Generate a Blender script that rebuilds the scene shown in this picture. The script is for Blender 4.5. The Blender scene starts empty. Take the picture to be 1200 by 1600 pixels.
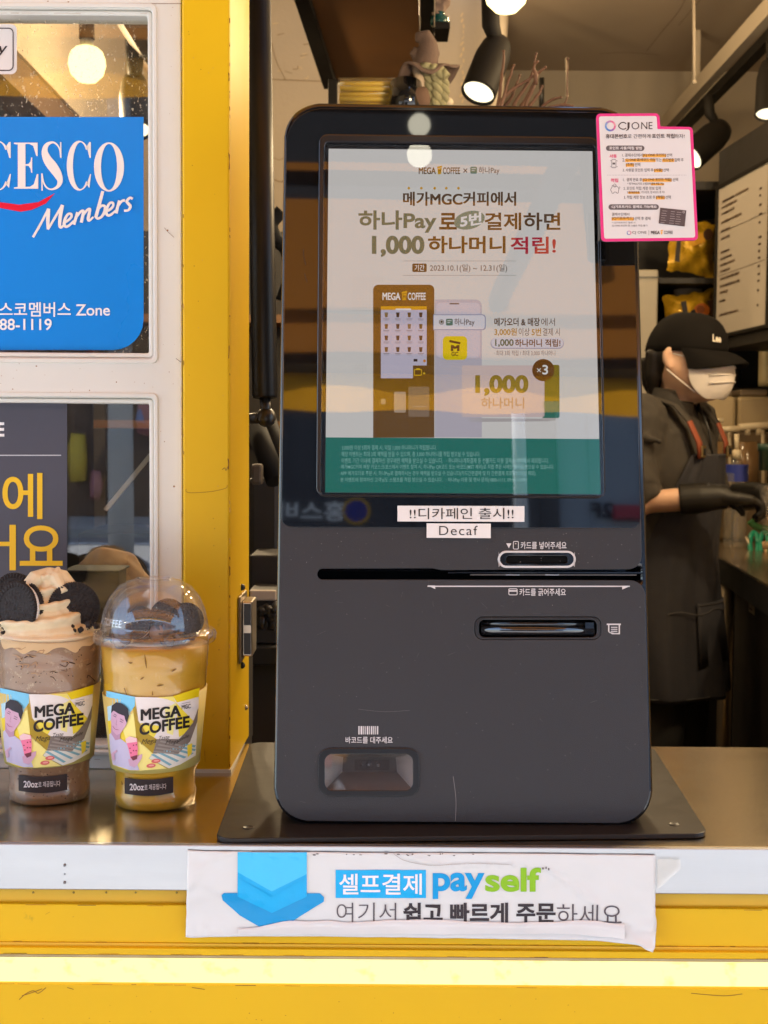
import bpy, bmesh, math, random
from mathutils import Vector, Matrix, noise
R = math.radians
random.seed(7)
SC = bpy.context.scene
COL = SC.collection

# ------------------------------------------------------------------ camera, sky, sun, exposure
FPX, PITCH, ROLL, EYE = 2000.0, math.atan(120/2000), R(0.40), Vector((0, 0, 1.36))
_f = Vector((0, math.cos(PITCH), -math.sin(PITCH)))
_u0 = Vector((0, math.sin(PITCH), math.cos(PITCH)))
_r0 = Vector((1, 0, 0))
_r = _r0*math.cos(ROLL) + _u0*math.sin(ROLL)
_u = _u0*math.cos(ROLL) - _r0*math.sin(ROLL)
cam = bpy.data.cameras.new('camera')
cam.sensor_fit = 'HORIZONTAL'; cam.sensor_width = 36; cam.lens = FPX/1200*36
cam.clip_start = 0.05; cam.clip_end = 500
cam.dof.use_dof = True; cam.dof.focus_distance = 1.08; cam.dof.aperture_fstop = 26.0
camo = bpy.data.objects.new('camera', cam); COL.objects.link(camo)
camo.matrix_world = Matrix.Translation(EYE) @ Matrix((_r, _u, -_f)).transposed().to_4x4()
SC.camera = camo

SUN_EL, SUN_AZ = R(62), R(200)          # azimuth from +Y, clockwise: the sun stands over the street, behind the viewer
world = bpy.data.worlds.new('World'); SC.world = world; world.use_nodes = True
nt = world.node_tree; bg = nt.nodes['Background']
sky = nt.nodes.new('ShaderNodeTexSky'); sky.sky_type = 'NISHITA'; sky.sun_disc = False
sky.sun_elevation = SUN_EL; sky.sun_rotation = SUN_AZ; sky.dust_density = 1.0
nt.links.new(sky.outputs[0], bg.inputs[0]); bg.inputs[1].default_value = 0.14
sl = bpy.data.lights.new('sun', 'SUN'); sl.energy = 4.0; sl.angle = R(0.5); sl.color = (1, .98, .94)
so = bpy.data.objects.new('sun', sl); COL.objects.link(so)
_sd = Vector((math.sin(SUN_AZ)*math.cos(SUN_EL), math.cos(SUN_AZ)*math.cos(SUN_EL), math.sin(SUN_EL)))
so.rotation_euler = _sd.to_track_quat('Z', 'Y').to_euler()
SC.view_settings.view_transform = 'Standard'; SC.view_settings.look = 'None'
SC.view_settings.gamma = 1.0
SC.view_settings.exposure = 2.5
XE = 2**2.5                            # one stop count shared by the lamps: 1/XE is the radiance that shows as white
SC.cycles.use_denoising = True
SC.cycles.max_bounces = 10; SC.cycles.transparent_max_bounces = 24
SC.cycles.sample_clamp_indirect = 6.0
SC.cycles.caustics_reflective = False; SC.cycles.caustics_refractive = False

# ------------------------------------------------------------------ measuring helpers (turn a measured picture point into a place)
def ray(px, py): return _f*FPX + _r*(px-600) + _u*(800-py)
def at_y(px, py, Y):
    d = ray(px, py); return EYE + d*((Y-EYE.y)/d.y)
def at_z(px, py, Z):
    d = ray(px, py); return EYE + d*((Z-EYE.z)/d.z)
class Plane:
    def __init__(s, o, n, u=None):
        s.o = Vector(o); s.n = Vector(n).normalized()
        s.u = (Vector(u) if u is not None else Vector((0, 0, 1)).cross(s.n)).normalized()
        s.v = s.n.cross(s.u).normalized()
    def hit(s, px, py, off=0):
        d = ray(px, py); o = s.o + s.n*off
        return EYE + d*((o-EYE).dot(s.n)/d.dot(s.n))
    def uv(s, px, py, off=0):
        p = s.hit(px, py, off) - s.o; return (p.dot(s.u), p.dot(s.v))
    def w(s, a, b, c=0): return s.o + s.u*a + s.v*b + s.n*c
    def map(s): return lambda x, y, off: s.hit(x, y) + s.n*off

# ------------------------------------------------------------------ materials
MATS = {}
def lin(c):
    return tuple(((x/255)/12.92 if x/255 <= .04045 else ((x/255+.055)/1.055)**2.4) for x in c)
def mat(name, col, rough=.5, metal=0., var=.10, scale=14., bump=0., spec=.5, coat=0., emit=None, es=0., dirt=None, sub=0., bscale=None, aniso=None, dirt_t=.62):
    if name in MATS: return MATS[name]
    m = bpy.data.materials.new(name); m.use_nodes = True
    n, l = m.node_tree.nodes, m.node_tree.links
    b = n['Principled BSDF']
    tc = n.new('ShaderNodeTexCoord'); mp = n.new('ShaderNodeMapping'); l.new(tc.outputs['Object'], mp.inputs[0])
    if aniso: mp.inputs['Scale'].default_value = aniso
    nz = n.new('ShaderNodeTexNoise'); nz.inputs['Scale'].default_value = scale; nz.inputs['Detail'].default_value = 6
    l.new(mp.outputs[0], nz.inputs['Vector'])
    mx = n.new('ShaderNodeMixRGB'); l.new(nz.outputs['Fac'], mx.inputs[0])
    mx.inputs[1].default_value = tuple(max(0, c*(1-var)) for c in col)+(1,)
    mx.inputs[2].default_value = tuple(min(1, c*(1+var)) for c in col)+(1,)
    out = mx.outputs[0]
    if dirt:
        d2 = n.new('ShaderNodeTexNoise'); d2.inputs['Scale'].default_value = scale*2.3; d2.inputs['Detail'].default_value = 9; d2.inputs['Roughness'].default_value = .7
        l.new(mp.outputs[0], d2.inputs['Vector'])
        rp = n.new('ShaderNodeValToRGB'); rp.color_ramp.elements[0].position = dirt_t; rp.color_ramp.elements[1].position = dirt_t+.1
        l.new(d2.outputs['Fac'], rp.inputs[0])
        m2 = n.new('ShaderNodeMixRGB'); l.new(rp.outputs[0], m2.inputs[0]); l.new(out, m2.inputs[1]); m2.inputs[2].default_value = tuple(dirt)+(1,)
        out = m2.outputs[0]
    l.new(out, b.inputs['Base Color'])
    b.inputs['Roughness'].default_value = rough; b.inputs['Metallic'].default_value = metal
    b.inputs['Specular IOR Level'].default_value = spec
    if rough > .12:
        ra = n.new('ShaderNodeMapRange'); l.new(nz.outputs['Fac'], ra.inputs[0])
        ra.inputs[3].default_value = max(0, rough*.8); ra.inputs[4].default_value = min(1, rough*1.2); l.new(ra.outputs[0], b.inputs['Roughness'])
    if coat: b.inputs['Coat Weight'].default_value = coat; b.inputs['Coat Roughness'].default_value = .04
    if sub: b.inputs['Subsurface Weight'].default_value = sub; b.inputs['Subsurface Radius'].default_value = (.02, .01, .006); b.inputs['Subsurface Scale'].default_value = .3
    if emit is not None:
        b.inputs['Emission Color'].default_value = tuple(emit)+(1,); b.inputs['Emission Strength'].default_value = es
    if bump:
        bp = n.new('ShaderNodeBump'); bp.inputs['Strength'].default_value = bump; bp.inputs['Distance'].default_value = .002
        b2 = n.new('ShaderNodeTexNoise'); b2.inputs['Scale'].default_value = bscale or scale*6; b2.inputs['Detail'].default_value = 8
        l.new(mp.outputs[0], b2.inputs['Vector'])
        l.new(b2.outputs['Fac'], bp.inputs['Height']); l.new(bp.outputs[0], b.inputs['Normal'])
    MATS[name] = m; return m
def flat(name, col, rough=.5, spec=.3):           # printed ink
    return mat(name, col, rough, var=.03, scale=40, spec=spec)
def ink(rgb, rough=.5):
    k = 'ink_%02x%02x%02x' % tuple(rgb)
    return flat(k, lin(rgb), rough)
SCR = .60/XE
def glow(rgb, k=1.0):                             # a lit pixel of the display
    nm = 'pixel_%02x%02x%02x' % tuple(rgb) + ('' if k == 1 else '_%d' % (k*100))
    if nm in MATS: return MATS[nm]
    m = bpy.data.materials.new(nm); m.use_nodes = True
    b = m.node_tree.nodes['Principled BSDF']
    b.inputs['Base Color'].default_value = (.004, .004, .005, 1); b.inputs['Roughness'].default_value = .6; b.inputs['Specular IOR Level'].default_value = .0
    b.inputs['Emission Color'].default_value = lin(rgb)+(1,); b.inputs['Emission Strength'].default_value = SCR*k
    MATS[nm] = m; return m
def lampmat(name, col, k):
    if name in MATS: return MATS[name]
    m = bpy.data.materials.new(name); m.use_nodes = True; n = m.node_tree.nodes
    n.remove(n['Principled BSDF']); e = n.new('ShaderNodeEmission'); e.inputs[0].default_value = tuple(col)+(1,); e.inputs[1].default_value = k
    m.node_tree.links.new(e.outputs[0], n['Material Output'].inputs[0]); MATS[name] = m; return m
def clear(name, tint=(1, 1, 1), ior=1.5, rough=.0, dirt=None, dirt_amt=.5, dscale=160, boost=1.0, haze=0., thresh=.66, stretch=(1, 1, 1)):
    """thin see-through sheet: straight-through light plus a Fresnel mirror, with optional dry specks of dirt"""
    if name in MATS: return MATS[name]
    m = bpy.data.materials.new(name); m.use_nodes = True; n, l = m.node_tree.nodes, m.node_tree.links
    n.remove(n['Principled BSDF'])
    tr = n.new('ShaderNodeBsdfTransparent'); tr.inputs[0].default_value = tuple(tint)+(1,)
    gl = n.new('ShaderNodeBsdfGlossy'); gl.inputs['Roughness'].default_value = rough; gl.inputs[0].default_value = (1, 1, 1, 1)
    # Fresnel from |cos| so both faces of the sheet act alike
    geo = n.new('ShaderNodeNewGeometry'); dot = n.new('ShaderNodeVectorMath'); dot.operation = 'DOT_PRODUCT'
    l.new(geo.outputs['Normal'], dot.inputs[0]); l.new(geo.outputs['Incoming'], dot.inputs[1])
    ab = n.new('ShaderNodeMath'); ab.operation = 'ABSOLUTE'; l.new(dot.outputs['Value'], ab.inputs[0])
    iv = n.new('ShaderNodeMath'); iv.operation = 'SUBTRACT'; iv.inputs[0].default_value = 1; l.new(ab.outputs[0], iv.inputs[1])
    pw = n.new('ShaderNodeMath'); pw.operation = 'POWER'; l.new(iv.outputs[0], pw.inputs[0]); pw.inputs[1].default_value = 5
    f0 = ((ior-1)/(ior+1))**2*boost
    mr = n.new('ShaderNodeMapRange'); l.new(pw.outputs[0], mr.inputs[0]); mr.inputs[3].default_value = f0; mr.inputs[4].default_value = .95
    mx = n.new('ShaderNodeMixShader'); l.new(mr.outputs[0], mx.inputs[0]); l.new(tr.outputs[0], mx.inputs[1]); l.new(gl.outputs[0], mx.inputs[2])
    last = mx.outputs[0]
    if dirt or haze:
        df = n.new('ShaderNodeBsdfDiffuse'); df.inputs[0].default_value = tuple(dirt or (.8, .8, .8))+(1,)
        tc = n.new('ShaderNodeTexCoord'); mp = n.new('ShaderNodeMapping'); mp.inputs['Scale'].default_value = stretch
        l.new(tc.outputs['Object'], mp.inputs[0]); nz = n.new('ShaderNodeTexNoise'); nz.inputs['Scale'].default_value = dscale; nz.inputs['Detail'].default_value = 3
        l.new(mp.outputs[0], nz.inputs['Vector'])
        rp = n.new('ShaderNodeMapRange'); rp.inputs[1].default_value = thresh; rp.inputs[2].default_value = thresh+.05; rp.inputs[3].default_value = haze; rp.inputs[4].default_value = dirt_amt if dirt else haze
        l.new(nz.outputs['Fac'], rp.inputs[0])
        m2 = n.new('ShaderNodeMixShader'); l.new(rp.outputs[0], m2.inputs[0]); l.new(last, m2.inputs[1]); l.new(df.outputs[0], m2.inputs[2]); last = m2.outputs[0]
    l.new(last, n['Material Output'].inputs[0]); MATS[name] = m; return m

# ------------------------------------------------------------------ mesh helpers
def tag(o, label=None, cat=None, group=None, kind=None):
    if label: o['label'] = label
    if cat: o['category'] = cat
    if group: o['group'] = group
    if kind: o['kind'] = kind
    return o
def thing(name, loc, label, cat, group=None):
    o = bpy.data.objects.new(name, None); COL.objects.link(o); o.location = loc; o.empty_display_size = .05
    return tag(o, label, cat, group)
def attach(o, parent):
    if parent is None: return o
    base = parent.location if parent.type == 'EMPTY' else Vector((0, 0, 0))
    o.parent = parent; o.matrix_parent_inverse = Matrix.Translation(-base); return o
class MB:
    def __init__(s): s.v, s.f, s.m, s.sm, s.mats = [], [], [], [], []
    def mi(s, m):
        if m not in s.mats: s.mats.append(m)
        return s.mats.index(m)
    def add(s, vs, fs, m=None, smooth=False):
        k = len(s.v); s.v += [Vector(v) for v in vs]; i = s.mi(m) if m else 0
        for f in fs: s.f.append([a+k for a in f]); s.m.append(i); s.sm.append(smooth)
        return s
    def box(s, x0, x1, y0, y1, z0, z1, m=None):
        vs = [(x, y, z) for x in (x0, x1) for y in (y0, y1) for z in (z0, z1)]
        return s.add(vs, [(0, 1, 3, 2), (4, 6, 7, 5), (0, 4, 5, 1), (2, 3, 7, 6), (0, 2, 6, 4), (1, 5, 7, 3)], m)
    def obox(s, c, ax, ay, az, hx, hy, hz, m=None):
        c, ax, ay, az = Vector(c), Vector(ax).normalized(), Vector(ay).normalized(), Vector(az).normalized()
        vs = [c+ax*i*hx+ay*j*hy+az*k*hz for i in (-1, 1) for j in (-1, 1) for k in (-1, 1)]
        return s.add(vs, [(0, 1, 3, 2), (4, 6, 7, 5), (0, 4, 5, 1), (2, 3, 7, 6), (0, 2, 6, 4), (1, 5, 7, 3)], m)
    def tube(s, pts, rad, m=None, n=12, cap=True, smooth=True, flat_=1.0):
        pts = [Vector(p) for p in pts]; N = len(pts)
        if not isinstance(rad, (list, tuple)): rad = [rad]*N
        t0 = (pts[1]-pts[0]).normalized(); a = t0.cross(Vector((0, 0, 1)))
        if a.length < .1: a = t0.cross(Vector((1, 0, 0)))
        a.normalize(); vs = []; fs = []
        for i, p in enumerate(pts):
            t = (pts[min(i+1, N-1)]-pts[max(i-1, 0)])
            if t.length < 1e-9: t = t0
            t.normalize(); a = (a-t*a.dot(t)).normalized(); b = t.cross(a)
            for k in range(n):
                q = 2*math.pi*k/n; vs.append(p+(a*math.cos(q)+b*math.sin(q)*flat_)*rad[i])
        for i in range(N-1):
            for k in range(n): fs.append((i*n+k, i*n+(k+1) % n, (i+1)*n+(k+1) % n, (i+1)*n+k))
        s.add(vs, fs, m, smooth)
        if cap:
            s.add(vs[:n], [tuple(range(n))[::-1]], m); s.add(vs[-n:], [tuple(range(n))], m)
        return s
    def lathe(s, prof, o=(0, 0, 0), ax=(0, 0, 1), m=None, n=48, smooth=True, fn=None):
        o = Vector(o); ax = Vector(ax).normalized(); a = ax.cross(Vector((0, 1, 0)))
        if a.length < .1: a = ax.cross(Vector((1, 0, 0)))
        a.normalize(); b = ax.cross(a); vs, fs = [], []
        for i, (r, z) in enumerate(prof):
            for k in range(n):
                q = 2*math.pi*k/n; rr = r*(fn(q, i, z) if fn else 1)
                vs.append(o+ax*z+(a*math.cos(q)+b*math.sin(q))*rr)
        for i in range(len(prof)-1):
            for k in range(n): fs.append((i*n+k, i*n+(k+1) % n, (i+1)*n+(k+1) % n, (i+1)*n+k))
        return s.add(vs, fs, m, smooth)
    def ball(s, c, r, m=None, n=20, sc=(1, 1, 1), fn=None):
        c = Vector(c); vs, fs = [], []; h = n//2
        for i in range(h+1):
            t = math.pi*i/h
            for k in range(n):
                q = 2*math.pi*k/n; d = Vector((math.sin(t)*math.cos(q), math.sin(t)*math.sin(q), math.cos(t)))
                rr = r*(fn(d) if fn else 1); vs.append(c+Vector((d.x*sc[0], d.y*sc[1], d.z*sc[2]))*rr)
        for i in range(h):
            for k in range(n): fs.append((i*n+k, (i+1)*n+k, (i+1)*n+(k+1) % n, i*n+(k+1) % n))
        return s.add(vs, fs, m, True)
    def loft(s, rings, m=None, cap=True, smooth=True, closed=True):
        n = len(rings[0]); vs = [p for r in rings for p in r]; fs = []
        for i in range(len(rings)-1):
            for k in range(n if closed else n-1): fs.append((i*n+k, i*n+(k+1) % n, (i+1)*n+(k+1) % n, (i+1)*n+k))
        s.add(vs, fs, m, smooth)
        if cap: s.add(rings[0], [tuple(range(n))[::-1]], m); s.add(rings[-1], [tuple(range(n))], m)
        return s
    def prism(s, poly, fn, t0, t1, m=None):
        """polygon poly (a, b) swept from t0 to t1 through fn(a, b, t)"""
        n = len(poly); A = [fn(a, b, t0) for a, b in poly]; B = [fn(a, b, t1) for a, b in poly]
        s.add(A+B, [tuple(range(n))[::-1], tuple(range(n, 2*n))]+[(k, (k+1) % n, n+(k+1) % n, n+k) for k in range(n)], m); return s
    def build(s, name, m=None, parent=None, bevel=0., label=None, weld=True, subd=0):
        me = bpy.data.meshes.new(name); me.from_pydata([tuple(v) for v in s.v], [], s.f)
        for mm in (s.mats or [m]): me.materials.append(mm)
        if s.mats:
            me.polygons.foreach_set('material_index', s.m)
        me.polygons.foreach_set('use_smooth', s.sm)
        if weld:
            bm = bmesh.new(); bm.from_mesh(me); bmesh.ops.remove_doubles(bm, verts=bm.verts, dist=1e-6)
            bmesh.ops.recalc_face_normals(bm, faces=bm.faces); bm.to_mesh(me); bm.free()
        me.update(); o = bpy.data.objects.new(name, me); COL.objects.link(o)
        if bevel:
            b = o.modifiers.new('edge', 'BEVEL'); b.width = bevel; b.segments = 2; b.limit_method = 'ANGLE'; b.angle_limit = R(40)
        if subd:
            b = o.modifiers.new('sub', 'SUBSURF'); b.levels = b.render_levels = subd
        if label: o['label'] = label
        return attach(o, parent)
def fuse(o, voxel, smooth=4):
    """melt the shapes of one mesh into a single continuous skin"""
    r = o.modifiers.new('r', 'REMESH'); r.mode = 'VOXEL'; r.voxel_size = voxel; r.use_smooth_shade = True
    if smooth: q = o.modifiers.new('s', 'SMOOTH'); q.iterations = smooth; q.factor = .5
    dg = bpy.context.evaluated_depsgraph_get(); ms = list(o.data.materials)
    me = bpy.data.meshes.new_from_object(o.evaluated_get(dg)); o.modifiers.clear(); o.data = me
    me.materials.clear()
    for m in ms: me.materials.append(m)
    return o
def wrinkle(o, amp, k=(9, 9, 5), seed=0.):
    """press soft cloth folds into a finished garment"""
    me = o.data; ns = [v.normal.copy() for v in me.vertices]
    for v, n_ in zip(me.vertices, ns):
        p = Vector((v.co.x*k[0], v.co.y*k[1], v.co.z*k[2]+.6*math.sin(v.co.x*7)))+Vector((seed, 0, 0))
        f = noise.noise(p); r_ = 1-abs(noise.noise(p*2.1+Vector((4, 7, 1))))*2
        v.co += n_*amp*(f*.9+max(0, r_-.35)*.9)
    me.update(); return o
def rrect(x0, y0, x1, y1, r, k=6, corners=(1, 1, 1, 1)):
    """rounded rectangle; corners: (x0y0, x1y0, x1y1, x0y1)"""
    out = []; sx, sy = (1 if x1 > x0 else -1), (1 if y1 > y0 else -1)
    for (cx, cy, a0, c) in ((x0, y0, 180, 0), (x1, y0, 270, 1), (x1, y1, 0, 2), (x0, y1, 90, 3)):
        if not corners[c]: out.append((cx, cy)); continue
        ox = cx + r*sx*(1 if cx == x0 else -1); oy = cy + r*sy*(1 if cy == y0 else -1)
        for i in range(k+1):
            a = R(a0+90*i/k); out.append((ox+r*sx*math.cos(a), oy+r*sy*math.sin(a)))
    return out
def rpoly(pts, rad, k=6):
    out = []; n = len(pts)
    for i in range(n):
        p, a, b = Vector(pts[i]), Vector(pts[i-1]), Vector(pts[(i+1) % n]); r = rad[i] if isinstance(rad, (list, tuple)) else rad
        if r <= 0: out.append(tuple(p)); continue
        ua, ub = (a-p).normalized(), (b-p).normalized(); r = min(r, (a-p).length*.49, (b-p).length*.49)
        ang = ua.angle(ub); t = r/math.tan(ang/2) if ang < 3.1 else 0; t = min(t, (a-p).length*.49, (b-p).length*.49); s0, s1 = p+ua*t, p+ub*t
        for j in range(k+1):
            q = j/k; out.append(tuple((1-q)**2*s0+2*q*(1-q)*(p+(s0+s1-2*p)*.12)+q*q*s1))
    return out
def ell(cx, cy, rx, ry, n=28, a0=0, a1=360, rot=0):
    e = 0 if a1-a0 >= 360 else 1; c, s_ = math.cos(R(rot)), math.sin(R(rot)); o = []
    for i in range(n+e):
        t = R(a0+(a1-a0)*i/n); x, y = rx*math.cos(t), ry*math.sin(t); o.append((cx+x*c-y*s_, cy+x*s_+y*c))
    return o
def smooth_path(p, k=6, closed=False):
    out = []; n = len(p)
    for i in range(n if closed else n-1):
        g = (lambda j: p[j % n]) if closed else (lambda j: p[max(0, min(n-1, j))])
        a, b, c, d = g(i-1), g(i), g(i+1), g(i+2)
        for j in range(k):
            t = j/k
            out.append(tuple(.5*((2*b[q])+(-a[q]+c[q])*t+(2*a[q]-5*b[q]+4*c[q]-d[q])*t*t+(-a[q]+3*b[q]-3*c[q]+d[q])*t**3) for q in range(len(b))))
    if not closed: out.append(tuple(p[-1]))
    return out
def fill2d(splines, extrude=0., bevel=0.):
    c = bpy.data.curves.new('fill', 'CURVE'); c.dimensions = '2D'; c.fill_mode = 'BOTH'; c.extrude = extrude; c.bevel_depth = bevel; c.bevel_resolution = 2
    if bevel: c.offset = -bevel
    for sp in splines:
        q = c.splines.new('POLY'); q.points.add(len(sp)-1); q.use_cyclic_u = True
        for i, p in enumerate(sp): q.points[i].co = (p[0], p[1], 0, 1)
    return _curve_mesh(c)
def _curve_mesh(c):
    o = bpy.data.objects.new('tmp', c); COL.objects.link(o)
    dg = bpy.context.evaluated_depsgraph_get(); me = bpy.data.meshes.new_from_object(o.evaluated_get(dg))
    vs = [tuple(v.co) for v in me.vertices]; fs = [tuple(p.vertices) for p in me.polygons]
    bpy.data.objects.remove(o); bpy.data.curves.remove(c); bpy.data.meshes.remove(me)
    return vs, fs
_TX = {}
def text2d(s, bold=0., spacing=1., res=2):
    res = 6 if len(s) < 14 else 2
    k = (s, bold, spacing)
    if k in _TX: return _TX[k]
    c = bpy.data.curves.new('t', 'FONT'); c.body = s; c.resolution_u = res; c.space_character = spacing
    if bold: c.offset = bold
    vs, fs = _curve_mesh(c)
    x0, x1 = min(v[0] for v in vs), max(v[0] for v in vs); y0, y1 = min(v[1] for v in vs), max(v[1] for v in vs)
    _TX[k] = ([((v[0]-x0)/(x1-x0), (v[1]-y0)/(y1-y0)) for v in vs], fs, x1-x0, y1-y0); return _TX[k]
LAYER = .00022
class Ink:
    """flat print and lettering laid on a surface; fn(x, y, off) gives the point of the surface, x right and y down"""
    def __init__(s, fn, cut=0, base=0, cuty=0): s.fn, s.cut, s.mb, s.base, s.cuty = fn, cut, MB(), base, cuty
    def raw(s, p2, fs, m, L=1):
        if s.cut:
            bm = bmesh.new(); vv = [bm.verts.new((p[0], p[1], 0)) for p in p2]
            for f in fs:
                try: bm.faces.new([vv[i] for i in f])
                except ValueError: pass
            x0, x1 = min(p[0] for p in p2), max(p[0] for p in p2); x = x0+s.cut
            while x < x1:
                bmesh.ops.bisect_plane(bm, geom=bm.verts[:]+bm.edges[:]+bm.faces[:], plane_co=(x, 0, 0), plane_no=(1, 0, 0)); x += s.cut
            if s.cuty:
                y0, y1 = min(p[1] for p in p2), max(p[1] for p in p2); y = y0+s.cuty
                while y < y1:
                    bmesh.ops.bisect_plane(bm, geom=bm.verts[:]+bm.edges[:]+bm.faces[:], plane_co=(0, y, 0), plane_no=(0, 1, 0)); y += s.cuty
            bm.verts.index_update(); p2 = [(v.co.x, v.co.y) for v in bm.verts]; fs = [[v.index for v in f.verts] for f in bm.faces]; bm.free()
        s.mb.add([s.fn(p[0], p[1], (s.base+L)*LAYER) for p in p2], fs, m); return s
    def poly(s, p, m, L=1):
        if s.cut: vs, fs = fill2d([p]); return s.raw([(v[0], v[1]) for v in vs], fs, m, L)
        return s.raw(p, [tuple(range(len(p)))], m, L)
    def holes(s, ps, m, L=1):
        vs, fs = fill2d(ps); return s.raw([(v[0], v[1]) for v in vs], fs, m, L)
    def rect(s, x0, y0, x1, y1, m, L=1): return s.poly([(x0, y0), (x1, y0), (x1, y1), (x0, y1)], m, L)
    def rr(s, x0, y0, x1, y1, r, m, L=1, **k): return s.poly(rrect(x0, y0, x1, y1, r, **k), m, L)
    def frame(s, x0, y0, x1, y1, r, w, m, L=1): return s.holes([rrect(x0, y0, x1, y1, r), rrect(x0+w, y0+w, x1-w, y1-w, max(.1, r-w))], m, L)
    def text(s, t, x0, y0, x1, y1, m, L=2, bold=0., slope=0., shear=0., spacing=1., mir=False):
        if bold > .008 and any(ch in t for ch in 'MNWVAKXY'):      # thicken sharp Latin capitals by overlaying shifted copies
            _, _, tw, th = text2d(t, 0., spacing); ux, uy = abs(x1-x0)/tw*bold, (y1-y0)/th*bold*.55
            for i, (ax, ay) in enumerate(((-1, -1), (1, -1), (1, 1), (-1, 1), (0, 0))):
                s.text(t, x0+ux*(1+ax), y0+uy*(1+ay), x1-ux*(1-ax), y1-uy*(1-ay), m, L+i*.08, 0., slope, shear, spacing, mir)
            return s
        p, fs = text2d(t, bold, spacing)[:2]; o = []
        for a, b in p:
            if mir: a = 1-a
            x = x0+(x1-x0)*a; y = y1+(y0-y1)*b+slope*(x-x0); o.append((x+shear*(y1-(y1+(y0-y1)*b)), y))
        return s.raw(o, fs, m, L)
    def stroke(s, pts, w, m, L=2, sm=6, closed=False):
        if sm: pts = smooth_path([tuple(p[:2])+((p[2],) if len(p) > 2 else (w,)) for p in pts], sm, closed)
        else: pts = [tuple(p[:2])+((p[2],) if len(p) > 2 else (w,)) for p in pts]
        n = len(pts); A, B = [], []
        for i, p in enumerate(pts):
            q, r_ = (pts[(i-1) % n], pts[(i+1) % n]) if closed else (pts[max(0, i-1)], pts[min(n-1, i+1)])
            dx, dy = r_[0]-q[0], r_[1]-q[1]; d = math.hypot(dx, dy) or 1
            A.append((p[0]-dy/d*p[2]/2, p[1]+dx/d*p[2]/2)); B.append((p[0]+dy/d*p[2]/2, p[1]-dx/d*p[2]/2))
        fs = [(i, (i+1) % n, n+(i+1) % n, n+i) for i in range(n if closed else n-1)]
        LL = [L+.7*i/n for i in range(n)]*2                      # a stroke that crosses itself climbs a hair over itself
        s.mb.add([s.fn(p[0], p[1], (s.base+l_)*LAYER) for p, l_ in zip(A+B, LL)], fs, m); return s
    def build(s, name, parent=None): return s.mb.build(name, None, parent, weld=False)
def plate(pl, splines, n0, n1, m, name, parent, bevel=0.):
    """flat plate with holes lying on plane pl between heights n0 and n1; splines in metres along (u, v)"""
    t = (n1-n0)/2; vs, fs = fill2d(splines, max(1e-5, t-bevel), bevel)
    mb = MB(); mb.add([pl.w(v[0], v[1], (n0+n1)/2+v[2]) for v in vs], fs, m)
    return mb.build(name, None, parent)

# ------------------------------------------------------------------ colours of the place
YEL = lin((238, 186, 24))
m_yel = mat('yellow_paint', (.76, .462, .006), .45, var=.06, scale=9, bump=.08, dirt=(.42, .26, .015), dirt_t=.665, spec=.25)
m_yel2 = mat('yellow_paint_dull', (.70, .41, .012), .45, var=.07, scale=22, dirt=(.22, .13, .03), dirt_t=.72)
m_white = mat('cream_white_paint', (.74, .725, .655), .42, var=.04, scale=12, bump=.10, dirt=(.42, .30, .19), dirt_t=.735)
m_steel = mat('stainless_steel', (.74, .63, .47), .20, 1.0, var=.05, scale=30, bump=.04, aniso=(1, 3, 1), dirt=(.48, .39, .27), dirt_t=.62)
m_alu = mat('brushed_aluminium', (.44, .46, .48), .36, .85, var=.06, scale=18, aniso=(.3, 1, 6), bump=.03)
m_black = mat('black_plastic', (.012, .012, .013), .38, var=.2)
m_blackg = mat('gloss_black', (.006, .006, .007), .06, var=.0, spec=.6)
m_dark = mat('dark_board', (.018, .015, .013), .55, var=.25)
m_wall = mat('tan_plaster', (.37, .31, .235), .85, var=.10, scale=5, bump=.5, bscale=60)
m_ceil = mat('brown_ceiling', (.42, .335, .25), .9, var=.10, scale=3, bump=.35, bscale=30)
m_floor = mat('dark_floor', (.06, .05, .045), .4, var=.2)

# ------------------------------------------------------------------ the street (seen in the glass)
CZ = 1.04                                # height of the counter
def struct(name, mb, m, kind='structure'):
    o = mb.build(name, m); o['kind'] = kind; return o
m_pave = mat('concrete_paving', (.34, .33, .31), .85, var=.15, scale=3, bump=.3)
m_asph = mat('asphalt', (.19, .19, .195), .9, var=.25, scale=6, bump=.4)
m_line = mat('road_paint', (.75, .75, .72), .7, var=.12, scale=8)
struct('ground', MB().box(-60, 60, -60, 40, -.60, -.14), m_pave)
struct('road', MB().box(-60, 60, -15.6, -3.2, -.30, -.12), m_asph)
struct('pavement', MB().box(-60, 60, -3.2, 1.19, -.14, 0), m_pave)
struct('far_pavement', MB().box(-60, 60, -20, -15.6, -.14, 0), m_pave)
mb = MB()
for y in (-14.7, -11.4): mb.box(-60, 60, y-.09, y+.09, -.13, -.116)
struct('road_line', mb, m_line)

GLASS_Y = 1.222
def mirror_hit(px, py, pl, Y):
    """where the street is seen in a mirror lying on plane pl"""
    p = pl.hit(px, py); d = (p-EYE).normalized(); d = d-pl.n*2*d.dot(pl.n)
    return p+d*((Y-p.y)/d.y)

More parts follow.
